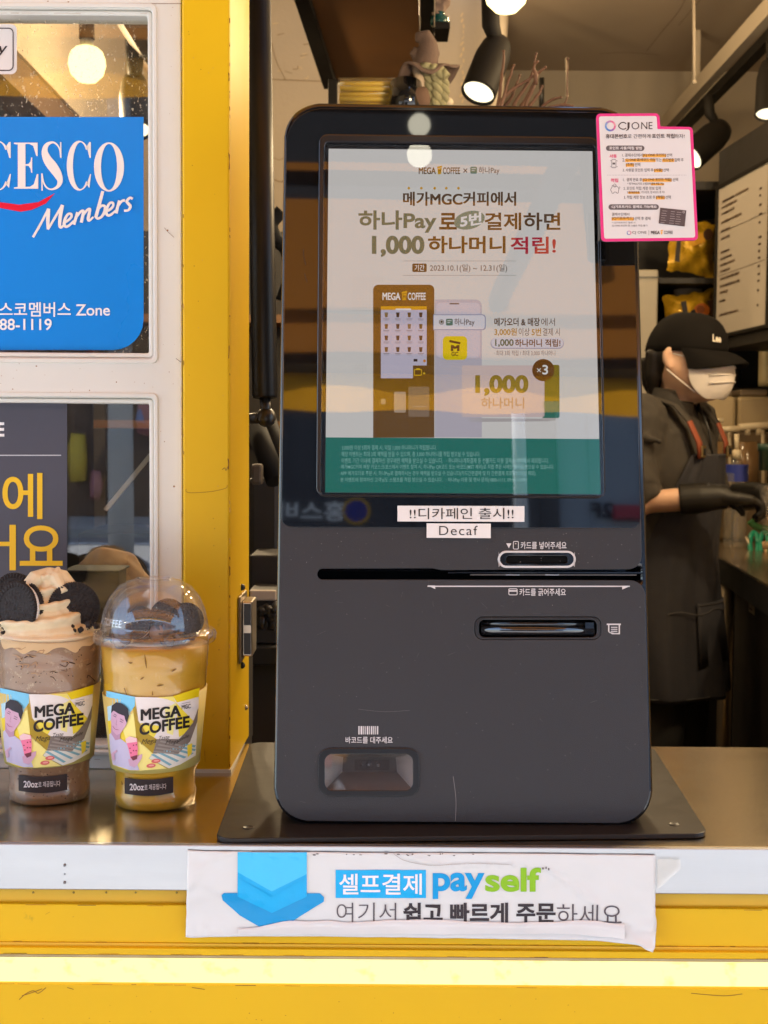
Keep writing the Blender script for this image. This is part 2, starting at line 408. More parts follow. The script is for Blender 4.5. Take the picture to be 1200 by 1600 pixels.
LEAN, KYAW = R(9.3), R(1.2)
K_u = Vector((math.cos(KYAW), math.sin(KYAW), 0)); _kb = Vector((-math.sin(KYAW), math.cos(KYAW), 0))
K_n = (-_kb*math.cos(LEAN)+Vector((0, 0, 1))*math.sin(LEAN)).normalized()
KP = Plane(at_y(724, 1286, 1.022), K_n, K_u)           # the leaning front face of the kiosk
OPP = -19.0
def opposite():
    xs = mirror_hit(870, 720, KP, OPP).x
    m1 = mat('slate_siding', (.055, .06, .075), .6, var=.15, scale=1.2); m2 = mat('pale_siding', (.30, .36, .44), .6, var=.1, scale=1)
    mw = mat('far_window_glass', (.02, .03, .05), .08, spec=.6)
    b = thing('street_building', (-10, OPP-3, 0), 'dark slate-sided building across the street with a signboard, seen mirrored in the glass', 'building')
    mb = MB().box(-30, xs, OPP-6, OPP, 0, 9)
    x = -30
    while x < xs: mb.box(x, x+.05, OPP, OPP+.04, 3.4, 9); x += .55
    mb.build('wall', m1, b)
    for k in range(9): MB().box(-26+k*3, -24.6+k*3, OPP+.01, OPP+.06, 3.9, 5.4).build('window', mw, b)
    p0 = mirror_hit(540, 782, KP, OPP+.3); p1 = mirror_hit(436, 812, KP, OPP+.3)
    mb = MB().box(p1.x-.5, p0.x+1.1, OPP+.05, OPP+.22, p1.z-.35, p0.z+.35)
    sg = mb.build('signboard', mat('sign_back', (.035, .038, .05), .5), b)
    k = Ink(lambda x, y, off: Vector((x, OPP+.225+off*30, y)))
    k.text('홍스비', p0.x, p0.z, p1.x, p1.z, ink((235, 235, 235)), bold=.02)
    c = mirror_hit(557, 797, KP, OPP+.3)
    k.poly(ell(c.x, c.z, .24, .24), ink((210, 160, 40)), 2); k.poly(ell(c.x, c.z, .19, .19), ink((45, 50, 140)), 3)
    k.build('lettering', sg)
    b2 = thing('street_building', (10, OPP-3, 0), 'pale blue-grey building across the street beside the slate one, seen mirrored in the glass', 'building')
    mb = MB().box(xs+.05, 30, OPP-6, OPP-.2, 0, 9)
    x = xs+.6
    while x < 30: mb.box(x, x+.04, OPP-.2, OPP-.16, 3.4, 9); x += .9
    mb.build('wall', m2, b2)
    for kx in range(5): MB().box(xs+1.6+kx*3.4, xs+3.3+kx*3.4, OPP-.19, OPP-.12, 6.7, 8.0).build('window', mw, b2)
    q0, q1 = mirror_hit(968, 790, KP, OPP), mirror_hit(995, 810, KP, OPP)
    s2 = MB().box(q0.x-.1, q1.x+.6, OPP-.15, OPP+.05, q1.z, q0.z).build('red_panel', mat('red_sign', (.45, .03, .06), .5), b2)
    q0, q1 = mirror_hit(962, 782, KP, OPP), mirror_hit(925, 806, KP, OPP)
    k = Ink(lambda x, y, off: Vector((x, OPP-.14+off*30, y))); k.text('2F', q0.x, q0.z, q1.x, q1.z, ink((30, 32, 45)), bold=.03); k.build('lettering', b2)
    # shop fronts at street level
    f = thing('street_shop', (-5, OPP+.4, 0), 'brown shop front across the street with bright goods, mirrored in the lower window', 'shop')
    MB().box(-14, 2.5, OPP+.02, OPP+.5, 0, 3.2).build('front', mat('brown_front', (.075, .035, .022), .6, var=.3, scale=1), f)
    rnd = random.Random(3); mbs = {}
    cols = [(.55, .08, .03), (.75, .48, .04), (.16, .26, .50), (.60, .52, .44), (.42, .14, .14), (.05, .07, .05), (.75, .30, .06)]
    for i in range(60):
        x = rnd.uniform(-8.5, 1.5); z = rnd.uniform(.1, 2.5); w_ = rnd.uniform(.15, .5); h = rnd.uniform(.2, .9)
        mbs.setdefault(rnd.randrange(len(cols)), MB()).tube([(x, OPP+.55+rnd.random()*.2, z), (x+rnd.uniform(-.1, .1), OPP+.6, z+h*.5), (x, OPP+.6, z+h)], [w_*.4, w_*.55, w_*.35], n=8)
    for k_, mb in mbs.items(): mb.build('goods', mat('goods_%d' % k_, cols[k_], .7), f)
    a, c = mirror_hit(188, 640, Plane((0, GLASS_Y, 1), (0, -1, 0)), -13.2), mirror_hit(212, 800, Plane((0, GLASS_Y, 1), (0, -1, 0)), -13.2)
    pp = MB().tube([(a.x, -13.2, -.1), (a.x, -13.2, 9)], [.16, .12], mat('grey_pole', (.38, .40, .42), .6), n=16).build('utility_pole')
    tag(pp, 'grey utility pole across the street, mirrored in the lower window', 'pole')
    a = mirror_hit(811, 700, KP, -8)
    pp = MB().tube([(a.x, -8, -.1), (a.x, -8, 6.2)], [.06, .055], mat('white_pole', (.85, .85, .83), .5), n=16).tube([(a.x, -8, 6.15), (a.x, -7, 6.3)], [.045, .04]).build('street_lamp_pole')
    tag(pp, 'white street pole standing in the sun, mirrored in the kiosk glass', 'pole')
opposite()

def awning():
    vt = mirror_hit(720, 583, KP, -2.25); vb = mirror_hit(720, 645, KP, -2.25)
    zt, zb = vt.z, vb.z; zw = zt+1.05
    aw = thing('awning', (0, 1.2, zw), 'yellow canvas awning over the counter with dark folding arms, mirrored in the kiosk glass', 'awning')
    def cloth(name, c, t):
        m = bpy.data.materials.new(name); m.use_nodes = True; n, l = m.node_tree.nodes, m.node_tree.links
        n.remove(n['Principled BSDF']); d = n.new('ShaderNodeBsdfDiffuse'); tl = n.new('ShaderNodeBsdfTranslucent'); x = n.new('ShaderNodeMixShader')
        nz = n.new('ShaderNodeTexNoise'); nz.inputs['Scale'].default_value = 6; nz.inputs['Detail'].default_value = 5
        mx = n.new('ShaderNodeMixRGB'); l.new(nz.outputs['Fac'], mx.inputs[0]); mx.inputs[1].default_value = tuple(q*.8 for q in c)+(1,); mx.inputs[2].default_value = c+(1,)
        l.new(mx.outputs[0], d.inputs[0]); l.new(mx.outputs[0], tl.inputs[0]); x.inputs[0].default_value = t
        l.new(d.outputs[0], x.inputs[1]); l.new(tl.outputs[0], x.inputs[2]); l.new(x.outputs[0], n['Material Output'].inputs[0]); return m
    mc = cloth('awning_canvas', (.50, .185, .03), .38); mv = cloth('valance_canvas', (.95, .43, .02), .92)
    X0, X1 = -2.6, 3.2
    vs, fs = [], []; N = 24
    for i in range(N+1):
        x = X0+(X1-X0)*i/N
        for j in range(9):
            t = j/8; vs.append((x, 1.2+(-2.25-1.2)*t, zw+(zt-zw)*t-.05*math.sin(math.pi*t)+.012*math.sin(i*1.3)*t))
    for i in range(N):
        for j in range(8): fs.append((i*9+j, i*9+j+1, (i+1)*9+j+1, (i+1)*9+j))
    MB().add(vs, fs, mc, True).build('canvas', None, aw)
    vs, fs = [], []
    for i in range(N*4+1):
        x = X0+(X1-X0)*i/(N*4); w = .012*math.sin(i*.7)
        vs += [(x, -2.25, zt), (x, -2.25+w, (zt+zb)/2), (x, -2.25+w*1.6, zb)]
    for i in range(N*4): fs += [(i*3, i*3+1, i*3+4, i*3+3), (i*3+1, i*3+2, i*3+5, i*3+4)]
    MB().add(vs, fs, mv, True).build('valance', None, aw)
    md = mat('dark_metal', (.05, .055, .065), .4, .3)
    fb = mirror_hit(720, 548, KP, -2.2)
    MB().box(X0, X1, -2.28, -2.16, zt-.01, fb.z-.02, md).build('front_bar', None, aw)
    for n_, (py, wpy, yy) in {'cross_bar': (290, 24, -1.0), 'purlin': (488, 14, -1.95)}.items():
        a, b = mirror_hit(720, py+wpy/2, KP, yy), mirror_hit(720, py-wpy/2, KP, yy)
        MB().box(X0, X1, yy-.05, yy+.02, a.z, b.z, md).build(n_, None, aw)
    for x0, x1, y0, y1 in ((890, 775, 240, 475), (955, 895, 180, 330)):
        a, b = mirror_hit(x0, y0, KP, -.55), mirror_hit(x1, y1, KP, -1.9)
        MB().tube([a, b], .035, md, n=10).build('arm', None, aw)
    a = mirror_hit(720, 222, KP, -.35); b = mirror_hit(720, 150, KP, -.35)
    MB().box(X0, X1, -.45, -.25, a.z, b.z+.8, md).build('cassette', None, aw)
    for py in (196, 245):
        c = mirror_hit(655, py, KP, -.12)
        g = thing('festoon_lamp', c, 'small white globe lamp under the awning, %s of the pair mirrored above the kiosk screen' % ('lower' if py > 220 else 'upper'), 'lamp', 'globe lamps under the awning')
        MB().ball(c, .0245 if py > 220 else .022, lampmat('festoon_glow', (1, .93, .72), 8.0/XE)).build('globe', None, g)
        MB().tube([c+Vector((0, 0, .022)), c+Vector((0, 0, .040))], .010, m_black).build('socket', None, g)
    w = thing('shop_front_wall', (0, 1.3, 2.5), 'dark shop front wall above the service window, outside the frame', 'wall')
    MB().box(-2.8, 3.4, 1.21, 1.42, 2.45, 6.5, mat('dark_fascia', (.10, .09, .085), .6)).build('wall', None, w)
    MB().box(-2.8, -.92, 1.25, 1.42, 0, 2.45).build('side_wall', m_white, w); MB().box(1.7, 3.4, 1.21, 1.42, 0, 2.45).build('pier', m_yel, w)
awning()

# ------------------------------------------------------------------ service counter
def zf(py, Y=.983): return at_y(600, py, Y).z
X0, X1 = -1.0, 1.7
sc = thing('service_counter', (.3, .98, 0), 'stainless steel service counter with yellow panelled front carrying the kiosk', 'counter')
MB().box(X0, X1, .985, 1.31, CZ-.03, CZ, m_steel).build('top', None, sc, bevel=.0012)
MB().box(X0, X1, .979, .9848, zf(1391), CZ+.0004, m_alu).build('edge_strip', None, sc, bevel=.0008)
def fas(name, py0, py1, y0, m, back=1.05, **k):
    return MB().box(X0, X1, y0, back, zf(py1, y0), zf(py0, y0), m).build(name, None, sc, **k)
fas('fascia', 1391, 1416, .9885, m_yel2)
fas('fascia', 1416.5, 1476, .984, m_yel, bevel=.0008)
fas('fascia', 1476.5, 1484, .9825, m_yel2)
fas('fascia', 1484.5, 1495, .979, m_yel, bevel=.0006)
fas('gap_filler', 1495.2, 1504, .989, mat('grey_filler', (.40, .33, .28), .8, var=.3, scale=40))
MB().box(X0, X1, .9785, 1.05, .05, zf(1541, .9785), m_yel).build('front_panel', None, sc, bevel=.0006)
MB().box(X0, X1, 1.0, 1.05, 0, .049, m_black).build('kick_board', None, sc)
# screw dots of the edge strip
mb = MB()
for px, py in ((101, 1352), (101, 1379), (101, 1366)):
    p = at_y(px, py, .9785); mb.ball(p, .0012 if py != 1366 else .0006, mat('grey_screw', (.22, .22, .22), .4, .6), n=10)
mb.build('screw', None, sc)
ls = thing('light_strip', (.3, .983, zf(1522)), 'glowing warm white light strip set into the yellow counter front', 'light strip')
m_strip = bpy.data.materials.new('strip_glow'); m_strip.use_nodes = True
n, l = m_strip.node_tree.nodes, m_strip.node_tree.links; n.remove(n['Principled BSDF']); e = n.new('ShaderNodeEmission')
tc = n.new('ShaderNodeTexCoord'); nz = n.new('ShaderNodeTexNoise'); nz.inputs['Scale'].default_value = 60; nz.inputs['Detail'].default_value = 5; l.new(tc.outputs['Object'], nz.inputs['Vector'])
rp = n.new('ShaderNodeValToRGB'); rp.color_ramp.elements[0].position = .56; rp.color_ramp.elements[0].color = (1, .87, .34, 1); rp.color_ramp.elements[1].position = .78; rp.color_ramp.elements[1].color = (.95, .62, .10, 1)
l.new(nz.outputs['Fac'], rp.inputs[0]); l.new(rp.outputs[0], e.inputs[0]); e.inputs[1].default_value = 1.7/XE; l.new(e.outputs[0], n['Material Output'].inputs[0])
MB().box(X0, X1, .9825, 1.05, zf(1540.6, .983), zf(1504.4, .983), m_strip).build('diffuser', None, ls)
# scratches of dirt beside the strip
k = Ink(lambda x, y, off: at_y(x, y, .9785-off))
for p in ([(30, 1562), (40, 1553), (52, 1548), (60, 1552), (72, 1543)], [(34, 1556), (50, 1551), (66, 1545)], [(105, 1543), (115, 1546)], [(1080, 1552), (1130, 1556), (1160, 1553)], [(300, 1543), (320, 1546)]):
    k.stroke(p, 1.2, ink((150, 108, 28)), 1)
rq = random.Random(31)
kk = Ink(lambda x, y, off: at_y(x, y, .984-off)); k2 = Ink(lambda x, y, off: at_y(x, y, .979-off))
for i in range(46):
    x = rq.uniform(-20, 1220); q = rq.choice([(k, 1541.6), (kk, 1418), (kk, 1475), (k2, 1494)]); y = q[1]+(x-600)*.0075
    q[0].stroke([(x, y), (x+rq.uniform(6, 34), y+rq.uniform(-.3, .6))], rq.uniform(.4, 1.1), rq.choice([ink((150, 104, 26)), ink((186, 132, 24)), ink((120, 84, 30))]), 1, sm=0)
for i in range(22):
    x, y = rq.uniform(0, 1200), rq.uniform(1550, 1598); k.poly(ell(x, y, rq.uniform(.4, 1.4), rq.uniform(.4, .9), 7), ink((176, 122, 20)), 1)
for i in range(8):
    x, y = rq.uniform(0, 1200), rq.uniform(1424, 1470); kk.stroke([(x, y), (x+rq.uniform(-8, 10), y+rq.uniform(-3, 4))], .6, ink((176, 122, 20)), 1, sm=0)
k.build('scratch', sc); kk.build('grime', sc); k2.build('grime', sc)
mb = MB()
for px in (52, 115, 166, 212, 276, 1050, 1096, 1140, 1188):
    p = at_y(px, 1394.5, .9885); mb.ball(p, .0009, mat('dull_nail', (.28, .19, .03), .5), n=8)
mb.build('nail', None, sc)

# ------------------------------------------------------------------ left: white window and yellow post
FY = 1.205; FP = Plane((0, FY, 0), (0, -1, 0))
def fx(px, py=700): return at_y(px, py, FY)
win = thing('shop_window', (-.5, 1.225, CZ), 'cream white framed shop window with an upper and a lower pane, left of the yellow post', 'window')
xl, xr = -.90, fx(284.5).x
gx0, gx1 = -.86, fx(240).x
zu0, zu1 = fx(150, 559).z, fx(150, 14).z; zl0, zl1 = fx(150, 1172).z, fx(150, 622).z
ztop = 2.42
plate(FP, [[(xl, CZ), (xr, CZ), (xr, ztop), (xl, ztop)], rrect(gx0, zu0, gx1, zu1, .004), rrect(gx0, zl0, gx1, zl1, .004)], -.045, 0, m_white, 'frame', win, bevel=.0012)
d = .0048
for z0, z1 in ((zu0, zu1), (zl0, zl1)):
    plate(FP, [rrect(gx0+.0003, z0+.0003, gx1-.0003, z1-.0003, .004), rrect(gx0+d, z0+d, gx1-d, z1-d, .002)], -.030, -.003, m_white, 'glazing_bead', win, bevel=.0018)
# raised rim of the upper and lower fields
for z0, z1 in ((zu0, zu1), (zl0, zl1)):
    plate(FP, [rrect(gx0-.006, z0-.005, gx1+.0045, z1+.005, .006), rrect(gx0-.001, z0-.001, gx1+.001, z1+.001, .004)], -.002, .0016, m_white, 'moulding', win, bevel=.0008)
k = Ink(FP.map()); k.rect(-200, 5.2, 284, 6.4, ink((150, 130, 110)), 1)
for x, y in ((75, 2), (107, 3), (57, 572), (182, 597), (140, 610), (257, 690), (262, 360), (20, 608), (272, 760)):
    k.poly(ell(x, y, random.uniform(.8, 2), random.uniform(.7, 1.6), 8), ink((150, 105, 60)), 1)
k.stroke([(257, 356), (262, 362), (272, 371)], .8, ink((160, 140, 120)), 1); k.stroke([(275, 560), (283, 566)], .9, ink((120, 105, 95)), 1)
rq = random.Random(9)
for (xa, ya, xb, yb) in ((0, 20.5, 236, 21.5), (0, 565.5, 243, 566), (0, 618.5, 243, 618.5), (244.5, 24, 246, 558), (246.5, 622, 247, 1160), (283.3, 10, 284.6, 1200), (0, 1186, 246, 1186.5)):
    n_ = int((abs(xb-xa)+abs(yb-ya))/16)
    for i in range(n_):
        if rq.random() < .55:
            t = i/n_; u = (i+rq.uniform(.3, 1.2))/n_; k.stroke([(xa+(xb-xa)*t, ya+(yb-ya)*t), (xa+(xb-xa)*u, ya+(yb-ya)*u)], rq.uniform(.4, .9), rq.choice([ink((186, 168, 148)), ink((170, 146, 120)), ink((200, 186, 170))]), 1, sm=0)
for i in range(30):
    x, y = rq.choice([(rq.uniform(0, 280), rq.uniform(568, 616)), (rq.uniform(248, 282), rq.uniform(10, 1190))]); k.poly(ell(x, y, rq.uniform(.3, .9), rq.uniform(.3, .8), 7), rq.choice([ink((160, 130, 100)), ink((190, 170, 148))]), 1)
k.build('rust_spot', win)
m_pane_u = clear('dusty_glass', (.97, .95, .90), 1.5, dirt=(.85, .72, .5), dirt_amt=.42, dscale=430, thresh=.64, haze=.015, stretch=(1, 1, .6))
m_pane_l = clear('window_glass', (.93, .95, .95), 1.5, dirt=(.7, .68, .62), dirt_amt=.30, dscale=420, thresh=.69, haze=.006, boost=2.0)
MB().box(gx0+.001, gx1-.001, GLASS_Y, GLASS_Y+.005, zu0+.001, zu1-.001).build('upper_pane', m_pane_u, win)
MB().box(gx0+.001, gx1-.001, GLASS_Y, GLASS_Y+.005, zl0+.001, zl1-.001).build('lower_pane', m_pane_l, win)

post = thing('yellow_post', (-.165, 1.25, CZ), 'chipped yellow painted post between the white window and the kiosk', 'post')
a, b = at_y(285.5, 700, 1.194).x, at_y(359.5, 700, 1.194).x
poly = [(a, 1.194), (b, 1.194), (b+.0035, 1.33), (a, 1.33)]
MB().prism(poly, lambda x, y, t: Vector((x, y, t)), CZ+.002, 2.44, m_yel).build('shaft', None, post, bevel=.0022)
MB().box(a-.0005, b+.001, 1.1932, 1.32, CZ, CZ+.0035, m_white).build('base_bead', None, post)
k = Ink(lambda x, y, off: at_y(x, y, 1.194-off))
chip = ink((120, 70, 22)); pale = ink((205, 160, 90))
for x, y, h in ((358, 120, 7), (358.5, 252, 14), (357, 725, 9), (359, 785, 3), (359.3, 845, 4), (359.3, 892, 8), (359, 1010, 3)):
    k.poly([(x-1.6, y-h), (x+.6, y-h*.7), (x+.3, y), (x+.7, y+h*.8), (x-1.0, y+h), (x-.4, y)], chip if h > 5 else pale, 1)
k.stroke([(291, 764), (291, 768), (300, 770), (330, 768), (352, 763), (355, 758)], .9, ink((170, 118, 20)), 1)
k.stroke([(347, 734), (351, 731), (353, 735), (356, 729)], 1.0, ink((140, 95, 30)), 1)
k.stroke([(358, 540), (357.4, 560)], 1.0, chip, 1)
rq = random.Random(21)
for i in range(34):
    y = rq.uniform(-20, 1205); h = rq.uniform(1.2, 4.5); x = 359.3 if rq.random() < .75 else rq.choice([286.6, 287.2])
    k.poly([(x-rq.uniform(.4, 1.3), y-h), (x+.4, y-h*.6), (x+.5, y+h*.7), (x-rq.uniform(.2, .9), y+h)], rq.choice([chip, pale, ink((150, 104, 26))]), 1)
for i in range(26):
    x, y = rq.uniform(290, 355), rq.uniform(20, 1200); k.poly(ell(x, y, rq.uniform(.4, 1.1), rq.uniform(.4, 1.0), 7), rq.choice([ink((176, 124, 22)), ink((150, 104, 26)), pale]), 1)
for i in range(9):
    x = rq.uniform(290, 350); y = rq.uniform(1130, 1190); k.stroke([(x, y), (x+rq.uniform(-1, 1), y+rq.uniform(8, 22))], rq.uniform(.4, .9), ink((196, 140, 24)), 1, sm=0)
k.stroke([(286, 1211.2), (320, 1212), (358, 1211.4)], 1.0, ink((140, 96, 40)), 2)
k.build('chipped_paint', post)
# steel catch with two slots on the inner side of the post
side = Plane((b+.0016, 1.262, 0), (.9997, -.026, 0)); 
q = [(1.245, 925), (1.305, 1030)]
zc0, zc1 = at_y(383, 1029, 1.275).z, at_y(383, 926, 1.275).z
m_cs = mat('worn_steel', (.52, .44, .34), .3, .9, var=.3, scale=60)
cx = b+.0016
MB().box(cx, cx+.003, 1.242, 1.30, zc0, zc1, m_cs).box(cx+.003, cx+.0135, 1.252, 1.292, zc0+.006, zc1-.006, m_cs).build('strike_plate', None, post, bevel=.0015)
zm = (zc0+zc1)/2
for s in (-1, 1):
    z = zm+s*.0145; MB().box(cx+.005, cx+.0118, 1.2512, 1.2519, z-.0105, z+.0105, m_black).build('slot', None, post)
for z in (zc0-.006, zc1+.006): MB().ball((cx+.001, 1.27, z), .0035, m_black, n=10).build('screw', None, post)
MB().ball((cx+.0015, 1.30, 1.08), .003, m_cs, n=10).build('screw', None, post)

# gas strut of the flip-up window
gs = thing('gas_strut', at_y(410, 640, 1.36), 'long black gas strut slanting down between the yellow post and the kiosk', 'gas strut')
a, b = at_y(402, -60, 1.40), at_y(414, 622, 1.36)
MB().tube([a, b-(b-a).normalized()*.002, b], [.0136, .0136, .012], mat('strut_black', (.008, .008, .009), .42, spec=.3), n=24).build('cylinder', None, gs)
c = at_y(416, 652, 1.36)
MB().tube([b, c], .0058, m_black, n=16).build('rod', None, gs)
MB().ball(c, .0105, m_black).tube([c, c+Vector((-.025, .02, -.002))], .006, m_black).build('ball_joint', None, gs)

# ------------------------------------------------------------------ stickers on the window
SP = Plane((0, GLASS_Y-.0004, 0), (0, -1, 0))
def sheet(name, px0, py0, px1, py1, r, m, label, cat, corners=(1, 1, 1, 1)):
    t = thing(name, SP.hit((px0+px1)/2, (py0+py1)/2), label, cat)
    uv = [SP.uv(*p) for p in rrect(px0, py0, px1, py1, r, corners=corners)]
    plate(SP, [uv], .0001, .0006, m, 'film', t); return t
SI = Plane((0, GLASS_Y-.0011, 0), (0, -1, 0))
st = sheet('window_sticker', -58, 183, 224.5, 547, 48, mat('blue_film', (.0, .235, .74), .28, var=.03, scale=6, bump=.04, bscale=40), 'large blue sticker with white lettering and a red smile on the upper pane', 'sticker', (1, 0, 1, 1))
k = Ink(SI.map()); W = ink((242, 232, 224)); Wb = ink((245, 240, 238))
def didone(k, m):
    def C(x, w):
        yt, yb = 220, 298; cx, cy = x+w*.52, (yt+yb)/2
        o = [(cx+w*.46*math.cos(R(a)), cy+39*math.sin(R(a))) for a in range(42, 319, 6)]
        i = [(cx+w*.05+w*.28*math.cos(R(a)), cy+36.5*math.sin(R(a))) for a in range(318, 41, -6)]
        k.poly(o+i, m, 2)
        k.poly([(x+w*.90, yt+2), (x+w*.955, yt+2), (x+w*.955, yt+27), (x+w*.91, yt+27), (x+w*.80, yt+9)], m, 2)
        k.poly([(x+w*.80, yb-10), (x+w*.93, yb-26), (x+w*.965, yb-26), (x+w*.90, yb-4)], m, 2)
    C(-28, 47)
    # E
    k.poly([(22, 223), (59, 223), (59, 244), (57, 244), (52, 228), (46, 225), (40, 225), (40, 257), (45, 256), (48, 252), (49, 246), (50.5, 246), (50.5, 270), (49, 270), (48, 264), (45, 259.5), (40, 259), (40, 292), (47, 292), (53, 288), (58, 272), (60, 272), (60, 295), (22, 295), (22, 293), (28, 292), (28, 226), (22, 225)], m, 2)
    # S as a swelling stroke
    k.stroke([(95, 246, 2.0), (93.5, 234, 2.2), (89, 226, 2.6), (82, 222.5, 3.2), (73, 227, 6.5), (70, 237, 9.5), (74, 249, 13.5), (82, 260, 15.5), (90, 272, 13), (94, 283, 8.5), (90, 292, 5), (81, 296, 2.6), (73, 293, 2.4), (68, 284, 2.2), (66, 272, 2.0)], 3, m, 2)
    k.poly([(94, 222), (96, 222), (96.3, 247), (94.4, 247)], m, 2); k.poly([(64.6, 271), (66.6, 271), (67, 298), (65, 298)], m, 2)
    C(102, 42)
    k.holes([ell(170.5, 261, 23.5, 38.5, 40), ell(170.5, 261, 12.5, 36, 40)], m, 2)
didone(k, W)
k.poly([(-42, 297), (-20, 310), (0, 316), (30, 320), (60, 316), (86, 302), (72, 318), (50, 328), (32, 331), (0, 325), (-25, 316)], ink((226, 10, 50)), 2)
mem = [[(1, -2), (10, 14), (21, 37)], [(21, 37, 7), (22.5, 20, 7), (25, 4, 5)], [(25, 4, 4), (34, 20), (44, 37)], [(44, 37, 7), (43, 20, 7), (44, 6, 6), (47, 2, 5), (52, 5, 4)],
       [(51, 8), (57, 10), (62, 14), (61, 19), (56, 20), (52, 14, 5.5), (51.5, 6, 6), (55, 1, 5), (61, 2), (67, 7, 3.5)], [(68, 1, 6), (70, 10, 6), (72, 19, 6)], [(71, 11, 4), (76, 18), (81, 19, 5), (81.5, 12, 6), (80.5, 1, 6)], [(82, 11, 4), (87, 18), (92, 19, 5), (92, 12, 6), (91.5, 4, 6), (94, 1, 5), (100, 5, 3.5)],
       [(104, 3, 6.5), (107, 22, 6.5), (110, 42, 6)], [(105, 13, 4), (111, 19), (117, 17, 5), (118, 9, 6), (114, 2, 5), (108, .5), (104, 4)],
       [(121, 8, 4), (127, 10), (131, 14), (130, 19), (125, 20), (121.5, 14, 5.5), (121, 6, 6), (125, 1, 5), (131, 2), (136, 6, 3.5)], [(138, 1, 6), (139, 10, 6), (141, 20, 6)], [(140, 12, 4), (145, 18), (150, 18, 5.5)],
       [(163, 17, 5), (158, 20), (153.5, 16, 5.5), (157, 11, 6), (161, 6, 5.5), (158, 1), (151, 2, 4.5)]]
for i_, s_ in enumerate(mem):
    k.stroke([(51+p[0]*.95+p[1]*.14, 369-p[0]*.245-p[1]*1.02)+((p[2]*.80,) if len(p) > 2 else (3.8,)) for p in s_], 3.8, W, 2+i_*.8)
k.text('세스코멤버스 Zone', -24, 472, 172, 495, Wb, bold=.012)
k.text('1588-1119', -21, 498, 81, 516, Wb, bold=.014)
k.build('lettering', st)

st = sheet('notice_sticker', -90, 38, 26.5, 116, 9, mat('white_film', (.78, .72, .68), .4, var=.03), 'small white rounded sticker with a dark outline in the corner of the upper pane', 'sticker')
k = Ink(SI.map()); k.frame(-85, 43.5, 21.5, 111, 8, 1.6, ink((60, 42, 42)), 2)
k.text('y', -7, 72, 7, 92, ink((50, 40, 40)), shear=.25); k.build('lettering', st)

st = sheet('window_poster', -160, 629, 105, 1010, .5, mat('slate_film', (.060, .058, .080), .45, var=.05, scale=5), 'dark slate poster with big yellow lettering on the lower pane', 'poster')
k = Ink(SI.map()); Y = ink((243, 196, 40))
k.text('COFFEE', -74, 659.5, 7, 682.5, Wb, bold=.03); k.rect(-120, 710.6, 95.5, 712.2, ink((200, 200, 205)), 2)
k.text('에', 4, 739, 66.5, 811, Y, bold=.012); k.text('매장', -140, 739, -10, 811, Y, bold=.012)
k.text('어', -46, 820, 25, 891, Y, bold=.012); k.text('요', 31, 821, 98, 884, Y, bold=.012)
k.build('lettering', st)

# ------------------------------------------------------------------ drinks on the counter
m_cup = clear('clear_cup', (.985, .985, .985), 1.46, boost=1.0)
m_lid = clear('clear_lid', (.95, .945, .94), 1.46, boost=2.0, haze=.06)
CUPP = [(.0, .004), (.028, .004), (.0325, 0), (.0350, .0005), (.0356, .012), (.0343, .0145), (.0352, .030), (.0375, .034), (.0385, .040), (.0433, .094), (.0440, .097), (.0438, .099), (.0450, .118), (.0456, .121), (.0454, .123), (.0468, .142), (.0475, .1435), (.0498, .1445), (.0503, .147), (.0497, .1492), (.0480, .1495), (.0462, .148)]
def rcup(z):
    z = max(0, z); P = [(z_, r) for r, z_ in CUPP[3:18]]
    for (z0, r0), (z1, r1) in zip(P, P[1:]):
        if z0 <= z <= z1: return r0+(r1-r0)*(z-z0)/max(1e-6, z1-z0)
    return P[-1][1]
def rsl(z): return .0386+(z-.036)*(.0447-.0386)/(.098-.036)
m_cookie = mat('dark_cookie', (.012, .008, .007), .75, var=.4, scale=300, bump=.5, bscale=900)
m_cream = mat('mocha_cream', (.73, .60, .37), .6, var=.06, scale=200, bump=.10, dirt=(.30, .16, .07), dirt_t=.70)
m_fill = mat('cookie_filling', (.78, .70, .60), .6)
def wafer(r, t, dn, N=72):
    """one embossed biscuit disc along +z, top at t"""
    mb = MB(); prof = [(0, 0), (r*.96, 0), (r, t*.3), (r, t*.6), (r*.97, t*.9), (r*.93, t), (r*.80, t), (r*.78, t*.86), (r*.74, t*.86)]
    for q in (.66, .58, .5, .42, .34, .26, .18, .1, .03): prof.append((r*q, t*.86))
    vs, fs = [], []
    for i, (rr, z) in enumerate(prof):
        for k in range(N*2):
            a = 2*math.pi*k/(N*2); z2, r2 = z, rr
            if 2 <= i <= 4: r2 = rr*(1+.022*(1 if k % 2 else -1))
            if i in (5, 6): z2 = z+(t*.10 if k % 4 < 2 else -t*.10)
            if i > 8 and i < len(prof)-1:
                z2 = z+t*.16*max(-.2, noise.noise(Vector((rr*math.cos(a)*380+dn, rr*math.sin(a)*380, 3))))*2.2
            vs.append((r2*math.cos(a), r2*math.sin(a), z2))
    M = N*2
    for i in range(len(prof)-1):
        for k in range(M): fs.append((i*M+k, i*M+(k+1) % M, (i+1)*M+(k+1) % M, (i+1)*M+k))
    mb.add(vs, fs, None, False); return mb
